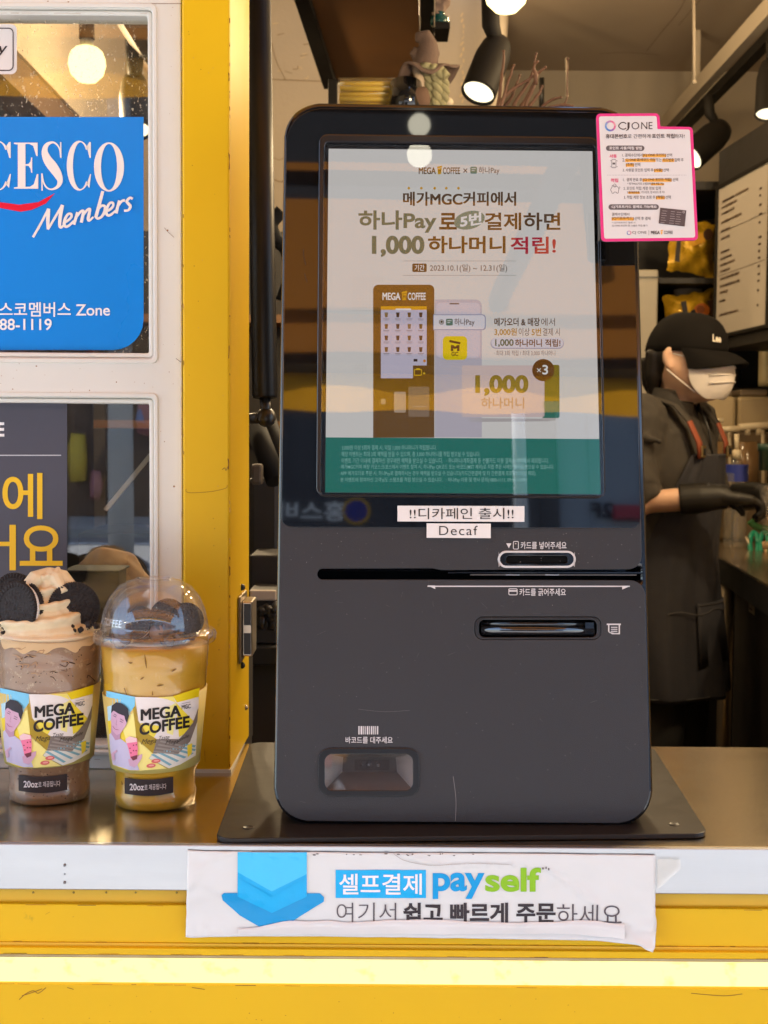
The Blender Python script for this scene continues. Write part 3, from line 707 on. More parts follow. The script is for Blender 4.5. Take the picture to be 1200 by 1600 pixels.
def cookie(c, ax, r, parent, spin=0.):
    ax = Vector(ax).normalized(); rot = ax.to_track_quat('Z', 'Y').to_matrix() @ Matrix.Rotation(spin, 3, 'Z'); c = Vector(c)
    t = r*.17; a = wafer(r, t, spin*9+1)
    mb = MB(); mb.add([c+rot @ (v+Vector((0, 0, t*.55))) for v in a.v], a.f, m_cookie, False)
    a = wafer(r, t, spin*5+7); mb.add([c+rot @ Vector((v.x, v.y, -v.z-t*.55)) for v in a.v], a.f, m_cookie, False)
    o = mb.build('cookie', None, parent)
    MB().lathe([(0, -t*.56), (r*.90, -t*.56), (r*.93, 0), (r*.90, t*.56), (0, t*.56)], c, ax, m_fill, n=40).build('filling', None, o)
    return o
def chunk(mb, c, r, m, sd):
    mb.ball(c, r, m, n=10, fn=lambda d: 1+.45*noise.noise(d*1.7+Vector((sd, sd*2, 0))))
def sleeve_print(base, dx, dy, parent, cover):
    """printed paper band; artwork measured on the right hand cup and shifted for the other one"""
    def cone(x, y, off):
        x, y = x+dx, y+dy; Y = base.y-.04; p = None
        for _ in range(14):
            p = at_y(x, y, Y); z = min(max(p.z-base.z, .02), .13); r = (rcup(z)+.0007 if not cover else rsl(z))+off*.8
            q = max(-r*.9999, min(r*.9999, p.x-base.x)); Y = base.y-math.sqrt(r*r-q*q)
        return Vector((base.x+q, Y, p.z))
    return Ink(cone, cut=5.)
def cup(name, loc, label, dx, dy, liquid, group):
    t = thing(name, loc, label, 'drink', group); o = loc
    def foot(q, i, z): return 1+(.035*max(0, math.sin(q*4))**3*-1 if i in (2, 3) else 0)
    MB().lathe(CUPP, o, m=m_cup, n=96, fn=foot).build('cup', None, t)
    top = liquid[1]
    zs = [.0015, .012, .0146, .030, .034, .040, .060, .080, .094, .097, .099, .118, .121, .123, .142]; zs = [z for z in zs if z < top]+[top]
    MB().lathe([(0, .0015)]+[(rcup(z)-.0009, z) for z in zs]+[(0, top)], o, m=liquid[0], n=64).build('drink', None, t)
    # paper sleeve
    N = 96; vs, fs = [], []
    for j in range(2):
        for (z, off) in ((.0345, 0), (.0995, 0)):
            for k in range(N):
                q = 2*math.pi*k/N; r = rsl(z)-(.0008 if j else 0)
                zz = z+(.0024*math.cos(q-.2) if z > .05 else .0012*math.cos(q)); vs.append((o.x+r*math.cos(q), o.y+r*math.sin(q), o.z+zz))
    for k in range(N):
        k2 = (k+1) % N
        fs += [(k, k2, N+k2, N+k), (2*N+k, 3*N+k, 3*N+k2, 2*N+k2), (k, 2*N+k, 2*N+k2, k2), (N+k, N+k2, 3*N+k2, 3*N+k)]
    sl_ = MB().add(vs, fs, mat('sleeve_paper', (.74, .60, .18), .55, var=.04), True).build('sleeve', None, t)
    k = sleeve_print(o, dx, dy, t, True)
    def z2(x, y): return (150+x/6.316, 1060+y/6.316)        # artwork coordinates
    P = lambda pts: [z2(*p) for p in pts]
    blue, pale, yl, wh = ink((130, 205, 235)), ink((252, 236, 140)), ink((246, 216, 60)), ink((240, 230, 222))
    k.poly(P([(100, 122), (385, 182), (385, 270), (330, 345), (250, 360), (118, 420), (104, 240)]), blue, 1)
    k.poly(P([(110, 280), (190, 250), (260, 300), (330, 320), (340, 360), (120, 420)]), ink((190, 225, 235)), 2)
    k.poly(P([(112, 420), (330, 350), (400, 420), (420, 908), (300, 905), (160, 850), (150, 700)]), yl, 2)
    k.poly(P([(240, 420), (380, 330), (395, 600), (560, 740), (520, 790), (700, 890), (430, 910), (300, 620)]), pale, 3)
    k.poly(P([(385, 184), (600, 188), (800, 172), (1015, 96), (1012, 300), (960, 420), (820, 600), (560, 600), (420, 420)]), wh, 2)
    k.poly(P([(600, 188), (760, 176), (790, 240), (700, 205)]), ink((250, 232, 120)), 3)
    k.poly(P([(760, 176), (1024, 90), (1015, 180), (800, 240)]), ink((240, 214, 20)), 3)
    k.poly(P([(790, 240), (1013, 185), (1008, 300)]), wh, 4)
    k.poly(P([(790, 240), (960, 420), (880, 540), (820, 580)]), ink((246, 222, 60)), 3)
    k.poly(P([(680, 300), (790, 240), (760, 560), (700, 540)]), ink((250, 238, 150)), 3)
    k.poly(P([(440, 440), (640, 470), (560, 600), (500, 540)]), ink((248, 226, 80)), 3)
    k.poly(P([(385, 268), (405, 420), (500, 540), (600, 600), (560, 740), (400, 590), (365, 300)]), ink((176, 146, 40)), 4)
    k.poly(P([(600, 600), (825, 600), (960, 440), (1010, 290), (1000, 420), (930, 620), (815, 738), (563, 740)]), ink((128, 116, 106)), 4)
    for i in range(4):
        y = 612+i*34; k.poly(P([(640-i*22, y), (880-i*18, y-8+60-i*10), (860-i*20, y+8+60-i*10), (630-i*22, y+14)]), ink((150, 140, 132)), 5)
    # towel stripes
    k.poly(P([(560, 742), (815, 738), (930, 622), (1000, 430), (985, 760), (830, 850), (720, 888), (525, 790)]), ink((232, 228, 214)), 3)
    for i in range(6):
        y0 = 750+i*0; a = 560+i*62
        k.poly(P([(a-20, 752-i*18), (a+12, 745-i*20), (min(985, a+190+i*10), 850-i*38), (min(975, a+165+i*10), 862-i*36)]), ink((128, 176, 186)), 4)
    # two pink sweets
    for x, y, rx in ((592, 815, 46), (543, 862, 46)):
        k.poly([z2(*p) for p in ell(x, y, rx, 21, 20, rot=-6)], ink((224, 110, 100)), 6); k.poly([z2(*p) for p in ell(x+4, y-3, rx*.6, 9, 16, rot=-6)], ink((246, 170, 160)), 7)
    # smiling man in a white T-shirt holding a pink drink
    skin, hair, shirt = ink((216, 170, 190)), ink((48, 44, 52)), ink((206, 196, 218))
    k.poly(P([(130, 555), (150, 535), (235, 590), (300, 640), (400, 830), (428, 905), (330, 905), (165, 850), (140, 700)]), shirt, 5)
    k.poly(P([(150, 440), (240, 540), (236, 600), (190, 610), (150, 545)]), ink((196, 150, 172)), 6)
    k.poly(P([(150, 310), (190, 290), (300, 330), (312, 420), (290, 470), (240, 545), (205, 560), (165, 520), (146, 420)]), skin, 7)
    k.poly(P([(148, 345), (155, 270), (200, 235), (260, 250), (315, 300), (325, 370), (304, 440), (288, 405), (280, 370), (215, 345), (175, 318), (160, 330)]), hair, 8)
    for x, y in ((182, 372), (248, 425)): k.stroke([z2(x-14, y-4), z2(x, y+2), z2(x+16, y+10)], .7, hair, 8)
    k.stroke([z2(178, 352), z2(205, 366)], .6, hair, 8); k.stroke([z2(238, 398), z2(272, 420)], .6, hair, 8)
    k.stroke([z2(165, 470), z2(188, 500), z2(222, 508)], .7, ink((170, 70, 90)), 8); k.stroke([z2(206, 410), z2(196, 452), z2(210, 458)], .4, ink((180, 130, 150)), 8)
    k.poly(P([(148, 745), (200, 705), (210, 720), (180, 750), (190, 800), (165, 815)]), skin, 8)
    k.poly(P([(318, 800), (420, 760), (458, 745), (450, 790), (410, 850), (380, 880), (330, 860)]), skin, 8)
    k.poly(P([(292, 610), (404, 590), (412, 690), (408, 780), (370, 810), (340, 790), (322, 700)]), ink((246, 128, 160)), 9)
    k.poly(P([(290, 600), (330, 572), (400, 590), (404, 625), (300, 640)]), ink((250, 205, 205)), 10)
    k.poly(P([(340, 775), (410, 755), (405, 795), (365, 812)]), ink((120, 60, 70)), 10)
    for x, y in ((335, 690), (370, 660), (398, 655), (370, 712), (396, 712), (345, 735)): k.poly([z2(*p) for p in ell(x, y, 6, 7, 8)], ink((120, 40, 50)), 10)
    k.poly(P([(900, 660), (950, 640), (945, 740), (905, 780)]), ink((240, 214, 60)), 5)
    blk = ink((34, 28, 26))
    k.text('MEGA', *z2(440, 305), *z2(840, 420), blk, 6, bold=.035, slope=-.11); k.text('MGC', *z2(846, 265), *z2(935, 308), blk, 6, bold=.01, slope=-.17)
    k.stroke([z2(846, 250), z2(932, 232)], .45, blk, 6, sm=0)
    k.text('COFFEE', *z2(428, 448), *z2(925, 566), blk, 6, bold=.035, slope=-.165)
    k.text('Mega', *z2(440, 600), *z2(585, 668), blk, 6, bold=-.005, slope=-.10, shear=.35); k.text('Taste', *z2(612, 570), *z2(720, 610), blk, 6, bold=-.005, slope=-.12, shear=.3)
    k.text('Mega', *z2(680, 612), *z2(805, 668), blk, 6, bold=-.005, slope=-.12, shear=.35); k.text('Smile', *z2(812, 592), *z2(915, 628), blk, 6, bold=-.005, slope=-.5, shear=.3)
    k.build('print', sl_)
    k = sleeve_print(o, dx, dy, t, False)
    k.poly([(194.7+76*i/12, 1215-1.5*i/12+3.6*math.sin(math.pi*i/12)) for i in range(13)]+[(270.7-76*i/12, 1238.5+1.5*i/12+4.4*math.sin(math.pi*i/12)) for i in range(13)], ink((52, 42, 40)), 1)
    lb = k.build('size_label', t)
    k = sleeve_print(o, dx, dy, t, False)
    k.text('20oz', 202.5, 1224.5, 225, 1235, ink((236, 226, 220)), 3, bold=.02); k.text('로 제공됩니다', 225.5, 1226, 260, 1235, ink((220, 208, 200)), 3, bold=.01, slope=-.06)
    k.build('lettering', lb)
    return t
m_latte = mat('iced_latte', (.60, .33, .022), .4, var=.16, scale=55, dirt=(.66, .44, .10), dirt_t=.60)
m_choc = mat('chocolate_frappe', (.31, .18, .095), .5, var=.30, scale=45, dirt=(.52, .37, .21), dirt_t=.56)
R_LOC = at_z(243, 1252, CZ); L_LOC = at_z(78, 1243, CZ)
rc = cup('iced_drink', R_LOC, 'yellow iced latte cup under a clear domed lid, in front of the yellow post', 0, 0, (m_latte, .1385), 'drink cups on the counter')
# ice cubes showing against the wall, coffee streaks
k = sleeve_print(R_LOC, 0, 0, rc, False)
dk = ink((128, 88, 30)); lt = ink((226, 178, 82))
for p in ([(200, 1034), (204, 1036), (207, 1035)], [(226, 1022), (227.5, 1034), (229, 1044)], [(268, 1050), (272, 1047), (276, 1045)], [(219, 1062), (222, 1060), (225, 1058)], [(245, 1072), (250, 1071), (256, 1070)], [(238, 1080), (238.5, 1086)], [(338 - 148, 1220), (340-149, 1226)]):
    k.stroke([p[0]+(.6,), p[1]+(2.4,)]+[q+(.7,) for q in p[2:]], 1, dk, 2)
k.stroke([(198, 1086), (196, 1080), (194, 1075)], 1.5, dk, 2)
k.build('coffee_streak', rc)
# domed lid
o = R_LOC
lid = [(.0515, .1415), (.0525, .143), (.0528, .1475), (.0520, .150), (.0500, .1515), (.0478, .1518), (.0462, .1530), (.0455, .158), (.0432, .169), (.0385, .180), (.031, .1888), (.022, .1935), (.0165, .1950), (.0160, .1958), (.0130, .1958), (.0125, .1945)]
ld = MB().lathe(lid, o, m=m_lid, n=96, fn=lambda q, i, z: 1+(.004*math.sin(q*60) if i in (1, 2) else 0)).build('dome_lid', None, rc)
k = Ink(lambda x, y, off: (lambda a, z: Vector((o.x+(.0462+off-(z-.153)*.22)*math.cos(a), o.y+(.0462+off-(z-.153)*.22)*math.sin(a), o.z+z)))(R(270)+(x-232)/42, .1535+(1000-y)/2150))
k.text('MEGA COFFEE', 165, 977, 212, 990, clear('embossed_plastic', (.95, .95, .95), 1.5, boost=3, haze=.28), 1, bold=.01); k.build('embossing', ld)
mb = MB(); rnd = random.Random(5)
for i in range(26):
    a = rnd.uniform(0, 6.28); r = .036*math.sqrt(rnd.random()); chunk(mb, o+Vector((r*math.cos(a), r*math.sin(a), .143+rnd.uniform(0, .010))), rnd.uniform(.005, .010), rnd.choice([mat('dark_coffee_ice', (.045, .022, .016), .25, var=.3), mat('brown_ice', (.17, .09, .055), .3, var=.3)]), i)
mb.build('coffee_ice', None, rc)
cookie(o+Vector((-.012, -.006, .157)), (-.45, -.8, .35), .0145, rc, .3)
for sx in ((.013, -.010, .164), (.028, -.006, .160)):
    cookie(o+Vector(sx), (.2+sx[0]*8, -.85, .25), .0150, rc, sx[0]*30)

o = L_LOC
lc = cup('iced_drink', L_LOC, 'open chocolate cup heaped with cream swirl and dark sandwich cookies', -165.7, -4.5, (m_choc, .143), 'drink cups on the counter')
# cream swirl: rope of ruffled cream climbing in a spiral, melted into one body
mb = MB(); mb.lathe([(0, .135), (.044, .138), (.0455, .1455), (.036, .152), (0, .156)], o, n=48)
def spiral(r0, r1, z0, z1, turns, w0, w1, ph=0., c=(0, 0)):
    pts, rad = [], []; N = int(70*turns)
    for i in range(N+1):
        t = i/N; a = ph+2*math.pi*turns*t; r = r0+(r1-r0)*t
        pts.append(o+Vector((c[0]+r*math.cos(a), c[1]+r*math.sin(a), z0+(z1-z0)*t))); rad.append((w0+(w1-w0)*t)*(1+.07*math.sin(i*1.1)))
    vs, fs = [], []; n_ = 30; N = len(pts)
    for i, p in enumerate(pts):
        t = (pts[min(i+1, N-1)]-pts[max(i-1, 0)]).normalized(); a = t.cross(Vector((0, 0, 1))).normalized(); b = t.cross(a)
        for q in range(n_):
            an = 2*math.pi*q/n_; rr = rad[i]*(1+.20*math.cos(5*an+i*.10)); vs.append(p+(a*math.cos(an)+b*math.sin(an))*rr)
    for i in range(N-1):
        for q in range(n_): fs.append((i*n_+q, i*n_+(q+1) % n_, (i+1)*n_+(q+1) % n_, (i+1)*n_+q))
    fs += [tuple(range(n_))[::-1], tuple(range((N-1)*n_, N*n_))]; mb.add(vs, fs)
spiral(.0225, .003, .155, .198, 3.6, .0095, .0062, 3.6, (.004, -.006))
mb.lathe([(0.0, .14), (.024, .145), (.017, .165), (.007, .185), (0, .193)], o+Vector((.004, -.006, 0)), n=24)
spiral(.034, .027, .149, .156, 1.15, .0105, .0085, 1.2)
c = o+Vector((.002, -.004, .197))
for a in (-.3, -.75, 3.5, 3.9, 1.8, 2.6, .6):
    L = .024 if abs(a) > .5 else .027; mb.tube([c+Vector((0, 0, .0025)), c+Vector((math.cos(a)*L*.5, math.sin(a)*L*.5, -.003)), c+Vector((math.cos(a)*L, math.sin(a)*L, -.014))], [.0040, .0068, .0035], n=10)
for x in (-.038, -.030, -.041): mb.tube([o+Vector((x-.004, -.018, .150)), o+Vector((x, -.012, .160+x*.1)), o+Vector((x+.012, 0, .166))], [.004, .008, .006], n=10)
cr = fuse(mb.build('cream', m_cream, lc), .0008, 1)
cookie(o+Vector((-.0185, -.0215, .1690)), (-.50, -.84, .10), .0235, lc, .4)
cookie(o+Vector((.0250, -.0130, .1690)), (.42, -.90, .05), .0225, lc, 1.7)
cookie(o+Vector((-.0330, .012, .177)), (-.15, -.97, .25), .0190, lc, 2.4)
mb = MB(); rnd = random.Random(11)
for x, y in ((82, 914), (92, 917), (77, 924), (103, 936), (98, 945), (73, 941), (65, 967), (113, 979), (115, 985), (126, 984), (90, 905), (60, 992), (20, 985), (5, 990), (150, 978), (146, 976), (138, 975)):
    p = at_y(x, y, o.y-.0265+max(0, (985-y))*.00017); chunk(mb, p, rnd.uniform(.0013, .0030), m_cookie, x)
mb.build('cookie_crumb', None, lc)
# pale cream band and dark specks inside the chocolate cup
k = sleeve_print(L_LOC, 0, 0, lc, False); rnd = random.Random(2)
cm = ink((214, 180, 132)); cm2 = ink((176, 134, 92)); dk = ink((66, 42, 30))
k.poly(smooth_path([(3, 998), (30, 1003), (75, 1005), (120, 1002), (148, 995), (143, 1008), (128, 1010), (118, 1020), (100, 1012), (84, 1014), (70, 1022), (52, 1016), (36, 1022), (20, 1012), (6, 1014)], 4, True), cm, 1)
for i in range(24):
    x = rnd.uniform(8, 142); y = rnd.uniform(1012, 1062); k.stroke([(x, y), (x+rnd.uniform(2, 9), y+rnd.uniform(-5, 5)), (x+rnd.uniform(6, 14), y+rnd.uniform(-4, 8))], rnd.uniform(.5, 1.8), rnd.choice([cm2, dk, cm2]), 2)
for i in range(70):
    x = rnd.uniform(18, 128); y = rnd.choice([rnd.uniform(1200, 1248), rnd.uniform(1015, 1070)]); k.poly(ell(x, y, rnd.uniform(.4, 1.7), rnd.uniform(.4, 1.2), 7), dk, 3)
k.build('froth', lc)

# ------------------------------------------------------------------ the kiosk
m_body = mat('charcoal_powder_coat', (.0305, .0305, .033), .50, var=.10, scale=14, bump=.22, bscale=1600, spec=.35, dirt=(.07, .066, .066), dirt_t=.80)
m_glass = mat('black_glass', (.0035, .0035, .004), .025, var=0, spec=.72)
m_rim = mat('piano_black', (.006, .006, .007), .10, var=0, spec=.6)
kiosk = thing('payment_kiosk', (.07, 1.12, CZ), 'charcoal self-order kiosk with a lit screen standing on the steel counter', 'kiosk')
KU = KP.uv
def ku(pts): return [KU(*p) for p in pts]
# base plate
bp_ = [at_z(x, y, CZ+.004) for x, y in ((336, 1311), (1107, 1303), (1021, 1168), (391, 1160))]
poly = rpoly([(p.x, p.y) for p in bp_], .012)
m_bp = mat('dark_base_plate', (.015, .012, .010), .42, var=.25, scale=40, spec=.3, dirt=(.09, .075, .065), dirt_t=.74)
MB().prism(poly, lambda a, b, t: Vector((a, b, t)), CZ+.0003, CZ+.0045, m_bp).build('base_plate', None, kiosk, bevel=.0008)
for x, y in ((388, 1293), (1053, 1288)):
    c = at_z(x, y, CZ+.0046); MB().lathe([(0, 0), (.0038, .0001), (.0044, .0006), (.0048, .0001)], c, n=24).build('plate_screw', m_black, kiosk)
k = Ink(lambda x, y, off: at_z(x, y, CZ+.0046+off)+Vector((0, 0, 0)))
E0 = bp_[0]; 
k = Ink(lambda x, y, off: Vector((x, y, CZ+.0046)))
out = [(443.5, 700), (428.5, 1245)]
# housing and front plates
OUT = [KU(444.5, 162.5, -.0075), KU(991.5, 170, -.0075), KU(1020.5, 1290, -.0075), KU(427.5, 1286, -.0075)]
rad = [.030, .030, .028, .028]
full = rpoly(OUT, rad, 10)
_h = [[KU(*p) for p in rrect(741, 963, 940, 1000, 13)], [KU(*p) for p in rrect(505, 1175.5, 647, 1237, 15)]]
plate(KP, [full], -.058, -.034, m_rim, 'housing', kiosk, bevel=.005)
_h.append([KU(*p) for p in rrect(494, 887, 1002, 907, 3)])
plate(KP, [full]+_h, -.0345, -.0022, m_rim, 'housing_front', kiosk, bevel=.004)
def grow(poly, d):
    c = Vector((sum(p[0] for p in poly)/len(poly), sum(p[1] for p in poly)/len(poly))); w = max(abs(p[0]-c.x) for p in poly); h = max(abs(p[1]-c.y) for p in poly)
    return [(c.x+(p[0]-c.x)*(w+d)/w, c.y+(p[1]-c.y)*(h+d)/h) for p in poly]
UL, UR = [KU(449, 170), KU(986.5, 177)], [KU(1005.5, 889), KU(434, 889)]
ks, kc, kp, ke = ku(rrect(783, 863.5, 894, 884.5, 9)), None, ku(rrect(741.5, 963.5, 939.5, 999.5, 13)), ku(rrect(506, 1176.5, 646, 1236, 15))
front = rpoly([KU(449, 171), KU(986, 178), KU(1003.5, 889.5), KU(800, 890), KU(690, 891), KU(676, 888), KU(496, 888.5), KU(496, 905.5), KU(676, 905.5), KU(1008, 906.5), KU(1016.5, 1287), KU(430.5, 1282.5)],
              [.028, .028, .011, 0, 0, 0, .004, .004, 0, .012, .026, .026], 8)
plate(KP, [front, ks, kp, ke], -.0022, 0, m_body, 'front_panel', kiosk, bevel=.0006)
# black glass over the upper front
gp = rpoly([KU(448, 169.5), KU(987.5, 177), KU(1000.5, 826), KU(439.5, 824)], [.029, .029, .008, .008], 8)
plate(KP, [gp], .0002, .0012, m_glass, 'glass_panel', kiosk, bevel=.0004)
bz_o = rpoly([KU(498.5, 212), KU(934, 217), KU(945.5, 779), KU(494, 777)], .0075); bz_i = rpoly([KU(508, 226), KU(929, 231), KU(941.5, 774.5), KU(502.5, 773)], .0035)
bz = plate(KP, [bz_o, bz_i], .0012, .0050, mat('bezel_black', (.012, .012, .013), .22, var=0, spec=.5), 'screen_bezel', kiosk, bevel=.0016)
# display
scr = plate(KP, [rpoly([KU(505, 229), KU(931, 233), KU(943, 776), KU(500, 775)], .002)], .0013, .0015, mat('dead_black', (.003, .003, .0035), .5, var=0, spec=.2), 'screen', kiosk)
k = Ink(KP.map(), base=0); LAYER_ = LAYER
def SX(x, y): return x
WHT, TEAL = glow((236, 232, 228)), glow((40, 128, 112))
k.poly([(513.5, 233.5), (925, 237.5), (937.8, 772.6), (508.2, 769.8)], WHT, 8)
k.poly([(509.1, 684), (935.8, 686.5), (937.8, 772.6), (508.2, 769.8)], TEAL, 9)
BR, DB, GR, RD = glow((96, 66, 34)), glow((62, 46, 36)), glow((96, 118, 96)), glow((196, 40, 62))
GD, PW = glow((228, 170, 20)), glow((250, 248, 248))
def megacoffee(x0, x1, y0, y1, c, L=10, ic=GD):
    w = x1-x0
    k.text('MEGA', x0, y0+.4, x0+w*.415, y1, c, L, bold=.03); k.text('COFFEE', x0+w*.585, y0+.4, x1, y1, c, L, bold=.02)
    a, h = x0+w*.5, y1-y0
    k.poly([(a-h*.32, y0-h*.05), (a+h*.36, y0-h*.2), (a+h*.40, y0+h*.05), (a-h*.30, y0+h*.2)], ic, L); k.poly([(a-h*.27, y0+h*.25), (a+h*.34, y0+h*.12), (a+h*.24, y1), (a-h*.2, y1+h*.05)], ic, L)
    k.text('M', a-h*.13, y0+h*.38, a+h*.18, y0+h*.8, BR, L+1, bold=.02)
megacoffee(654, 718.5, 262.5, 273.5, glow((110, 80, 40)))
k.text('×', 723.5, 264.5, 730, 271.5, DB, 10); k.rr(734.5, 262, 745, 272.8, 2, glow((100, 140, 122)), 10); k.rect(736.5, 264.5, 743, 265.6, WHT, 11); k.rect(736.5, 267.5, 741, 268.6, WHT, 11)
k.text('하나Pay', 747.5, 262, 780, 274.5, glow((88, 80, 72)), 10, bold=.008)
for x in (638.6, 658.2, 679, 697, 716): k.poly(ell(x, 295.5, 2.1, 2.1, 12), GD, 10)
k.text('메가MGC커피에서', 629.5, 301, 806, 323, BR, 10, bold=.028)
k.text('하나Pay', 560, 330, 682, 365, GR, 10, bold=.026); k.text('로', 686, 334, 713.5, 360, BR, 10, bold=.028)
k.poly(ell(733, 345.5, 24.5, 14, 30, rot=-14), glow((120, 146, 128)), 11); k.text('5번', 718.5, 338, 752, 357.5, PW, 12, bold=.035, slope=-.17)
k.text('결제하면', 756.5, 333.5, 875, 361, BR, 10, bold=.022)
k.text('1,000', 581, 369.5, 663, 403, GR, 10, bold=.04); k.text('하나머니', 668.5, 370, 789.5, 397, glow((110, 74, 26)), 10, bold=.026); k.text('적립!', 797, 371, 868, 398, RD, 10, bold=.022)
k.rect(629, 408.6, 806, 409.3, glow((165, 160, 155)), 10); k.rect(629, 431, 806, 431.7, glow((165, 160, 155)), 10)
k.rr(644, 413, 666.5, 426.2, 2, BR, 10); k.text('기간', 647.5, 415, 663, 424.5, PW, 11, bold=.012); k.text('2023.10.1(일) ~ 12.31(일)', 671.5, 414, 792, 427, glow((80, 68, 58)), 10, bold=.006)
for j in range(12):
    for i in range(10):
        x, y = 552+i*5.0, 435+j*4.6
        if x < 583 or y < 444: k.rect(x, y, x+1.1, y+1.1, glow((190, 184, 178)), 9)
for j in range(4):
    for i in range(4): k.rect(556+i*5, 571+j*4.6, 557.1+i*5, 572.1+j*4.6, glow((196, 190, 184)), 9)
# drawn kiosk
k.poly(rrect(583, 446, 678.3, 684.5, 8, corners=(1, 1, 0, 0)), glow((122, 84, 28)), 10); megacoffee(597.5, 665, 458, 470, PW, 11)
k.poly([(595, 479.8), (666.5, 480.3), (666.5, 572), (645, 572), (645, 592), (595, 592)], glow((214, 206, 226)), 11); k.rect(595, 479.8, 666.5, 485.4, glow((232, 170, 24)), 12); k.rect(618, 483.5, 642, 486, PW, 13)
for j in range(4):
    for i in range(4):
        x, y = 603.5+i*17.9, 493.5+j*18
        k.poly([(x-2.8, y-4), (x+2.8, y-4), (x+1.9, y+3.5), (x-1.9, y+3.5)], glow(random.choice([(84, 62, 48), (120, 90, 50), (60, 52, 50), (150, 120, 80)])), 12); k.rect(x-4.5, y+5.6, x+4.5, y+6.6, glow((140, 132, 140)), 12); k.rect(x-3.4, y+7.8, x+3.4, y+8.5, glow((170, 162, 170)), 12)
k.poly(ell(663, 565, 2.2, 2.2, 10), glow((230, 140, 30)), 12); k.rect(646, 562, 652, 566, DB, 12)
k.frame(646.5, 578, 659, 588, 1, 1.2, glow((246, 200, 40)), 12); k.rect(650, 576.5, 656, 578, glow((246, 200, 40)), 12); k.rect(661, 583, 664, 586, glow((246, 200, 40)), 12)
k.rr(615.5, 613, 634, 645.5, 2, glow((196, 168, 140)), 11); k.rr(638, 605, 670.5, 652, 2, glow((152, 124, 96)), 11); k.rect(645, 635.5, 666, 636.6, glow((190, 170, 150)), 12); k.rr(595, 624, 602.5, 632.5, 1.5, glow((190, 160, 120)), 11)
# drawn phone and pay card
k.poly(rrect(679, 469, 752.5, 684, 10, corners=(0, 1, 0, 0)), glow((206, 198, 210)), 10); k.rr(681.5, 474, 749.5, 560, 7, glow((222, 214, 226)), 11); k.rr(702, 475, 717, 476.8, .8, DB, 12)
k.poly(rrect(676.5, 492.5, 758.5, 517, 5, corners=(0, 1, 1, 0)), glow((150, 160, 190)), 12); k.poly(rrect(677.5, 493.8, 757, 515.8, 4.5, corners=(0, 1, 1, 0)), glow((238, 234, 242)), 13)
k.poly(ell(689.5, 504.5, 4, 4, 16), DB, 14); k.poly(ell(689.5, 504.5, 3, 3, 16), WHT, 15); k.poly(ell(689.5, 504.5, 1.9, 1.9, 12), DB, 16); k.rr(696.5, 499.5, 707, 510, 2, glow((84, 130, 116)), 14); k.rect(698.5, 502, 705, 503.2, WHT, 15); k.rect(698.5, 505, 703, 506.2, WHT, 15)
k.text('하나Pay', 709.5, 499, 741, 511.5, DB, 14, bold=.008)
k.rr(691.5, 526.5, 729.5, 563.5, 7, glow((240, 214, 16)), 13)
k.poly([(702, 532.5), (719, 536), (718.4, 539.5), (701.5, 536)], glow((50, 40, 20)), 14); k.text('M', 704, 540.5, 717.5, 550, glow((50, 40, 20)), 14, bold=.05); k.text('GC', 705, 551, 715.5, 557.5, glow((50, 40, 20)), 14, bold=.03)
# right text
k.text('메가오더 & 매장', 772, 497.5, 843, 510.5, DB, 10, bold=.022); k.text('에서', 845, 498, 866.5, 510, DB, 10)
k.text('3,000원', 772, 513.5, 807, 526, glow((186, 136, 20)), 10, bold=.018); k.text('이상', 810, 513.5, 827, 525.5, DB, 10); k.text('5번', 830, 513.5, 845, 525.5, glow((186, 136, 20)), 10, bold=.018); k.text('결제 시', 847.5, 513.5, 874, 525.5, DB, 10)
k.rr(766, 528.5, 880.5, 546, 8.5, glow((160, 168, 196)), 10); k.rr(767, 528.5, 879.5, 544.6, 8, glow((222, 224, 238)), 11)
k.text('1,000', 773, 531, 802, 543.5, glow((52, 104, 92)), 12, bold=.03); k.text('하나머니 적립!', 804, 531, 875, 543, glow((70, 50, 40)), 12, bold=.025)
k.text('· 최대 3회 적립 / 최대 3,000 하나머니', 771.5, 548.5, 867, 557, glow((96, 86, 80)), 10)
k.poly([(729, 654), (862, 655), (858, 659), (735, 660)], glow((196, 188, 186)), 10)
k.rr(721.5, 572, 850, 652.5, 1.5, glow((232, 208, 204)), 12); k.text('1,000', 742, 587, 825, 620, glow((160, 134, 52)), 13, bold=.045); k.text('하나머니', 751, 622, 818.5, 639.5, glow((206, 164, 132)), 13, bold=.02)
k.rr(847, 571, 873.5, 654, 3, glow((150, 130, 40)), 11); k.rr(847, 628, 873.5, 654, 3, glow((58, 126, 104)), 12); k.rr(846, 651, 868, 658, 3, glow((206, 198, 192)), 10)
k.poly(ell(848, 579.5, 17.3, 17.3, 32), glow((124, 78, 26)), 14); k.text('×', 838, 576.5, 844.5, 583, PW, 15); k.text('3', 846.5, 571.5, 855.5, 586.5, PW, 15, bold=.02)
FT = glow((150, 206, 196))
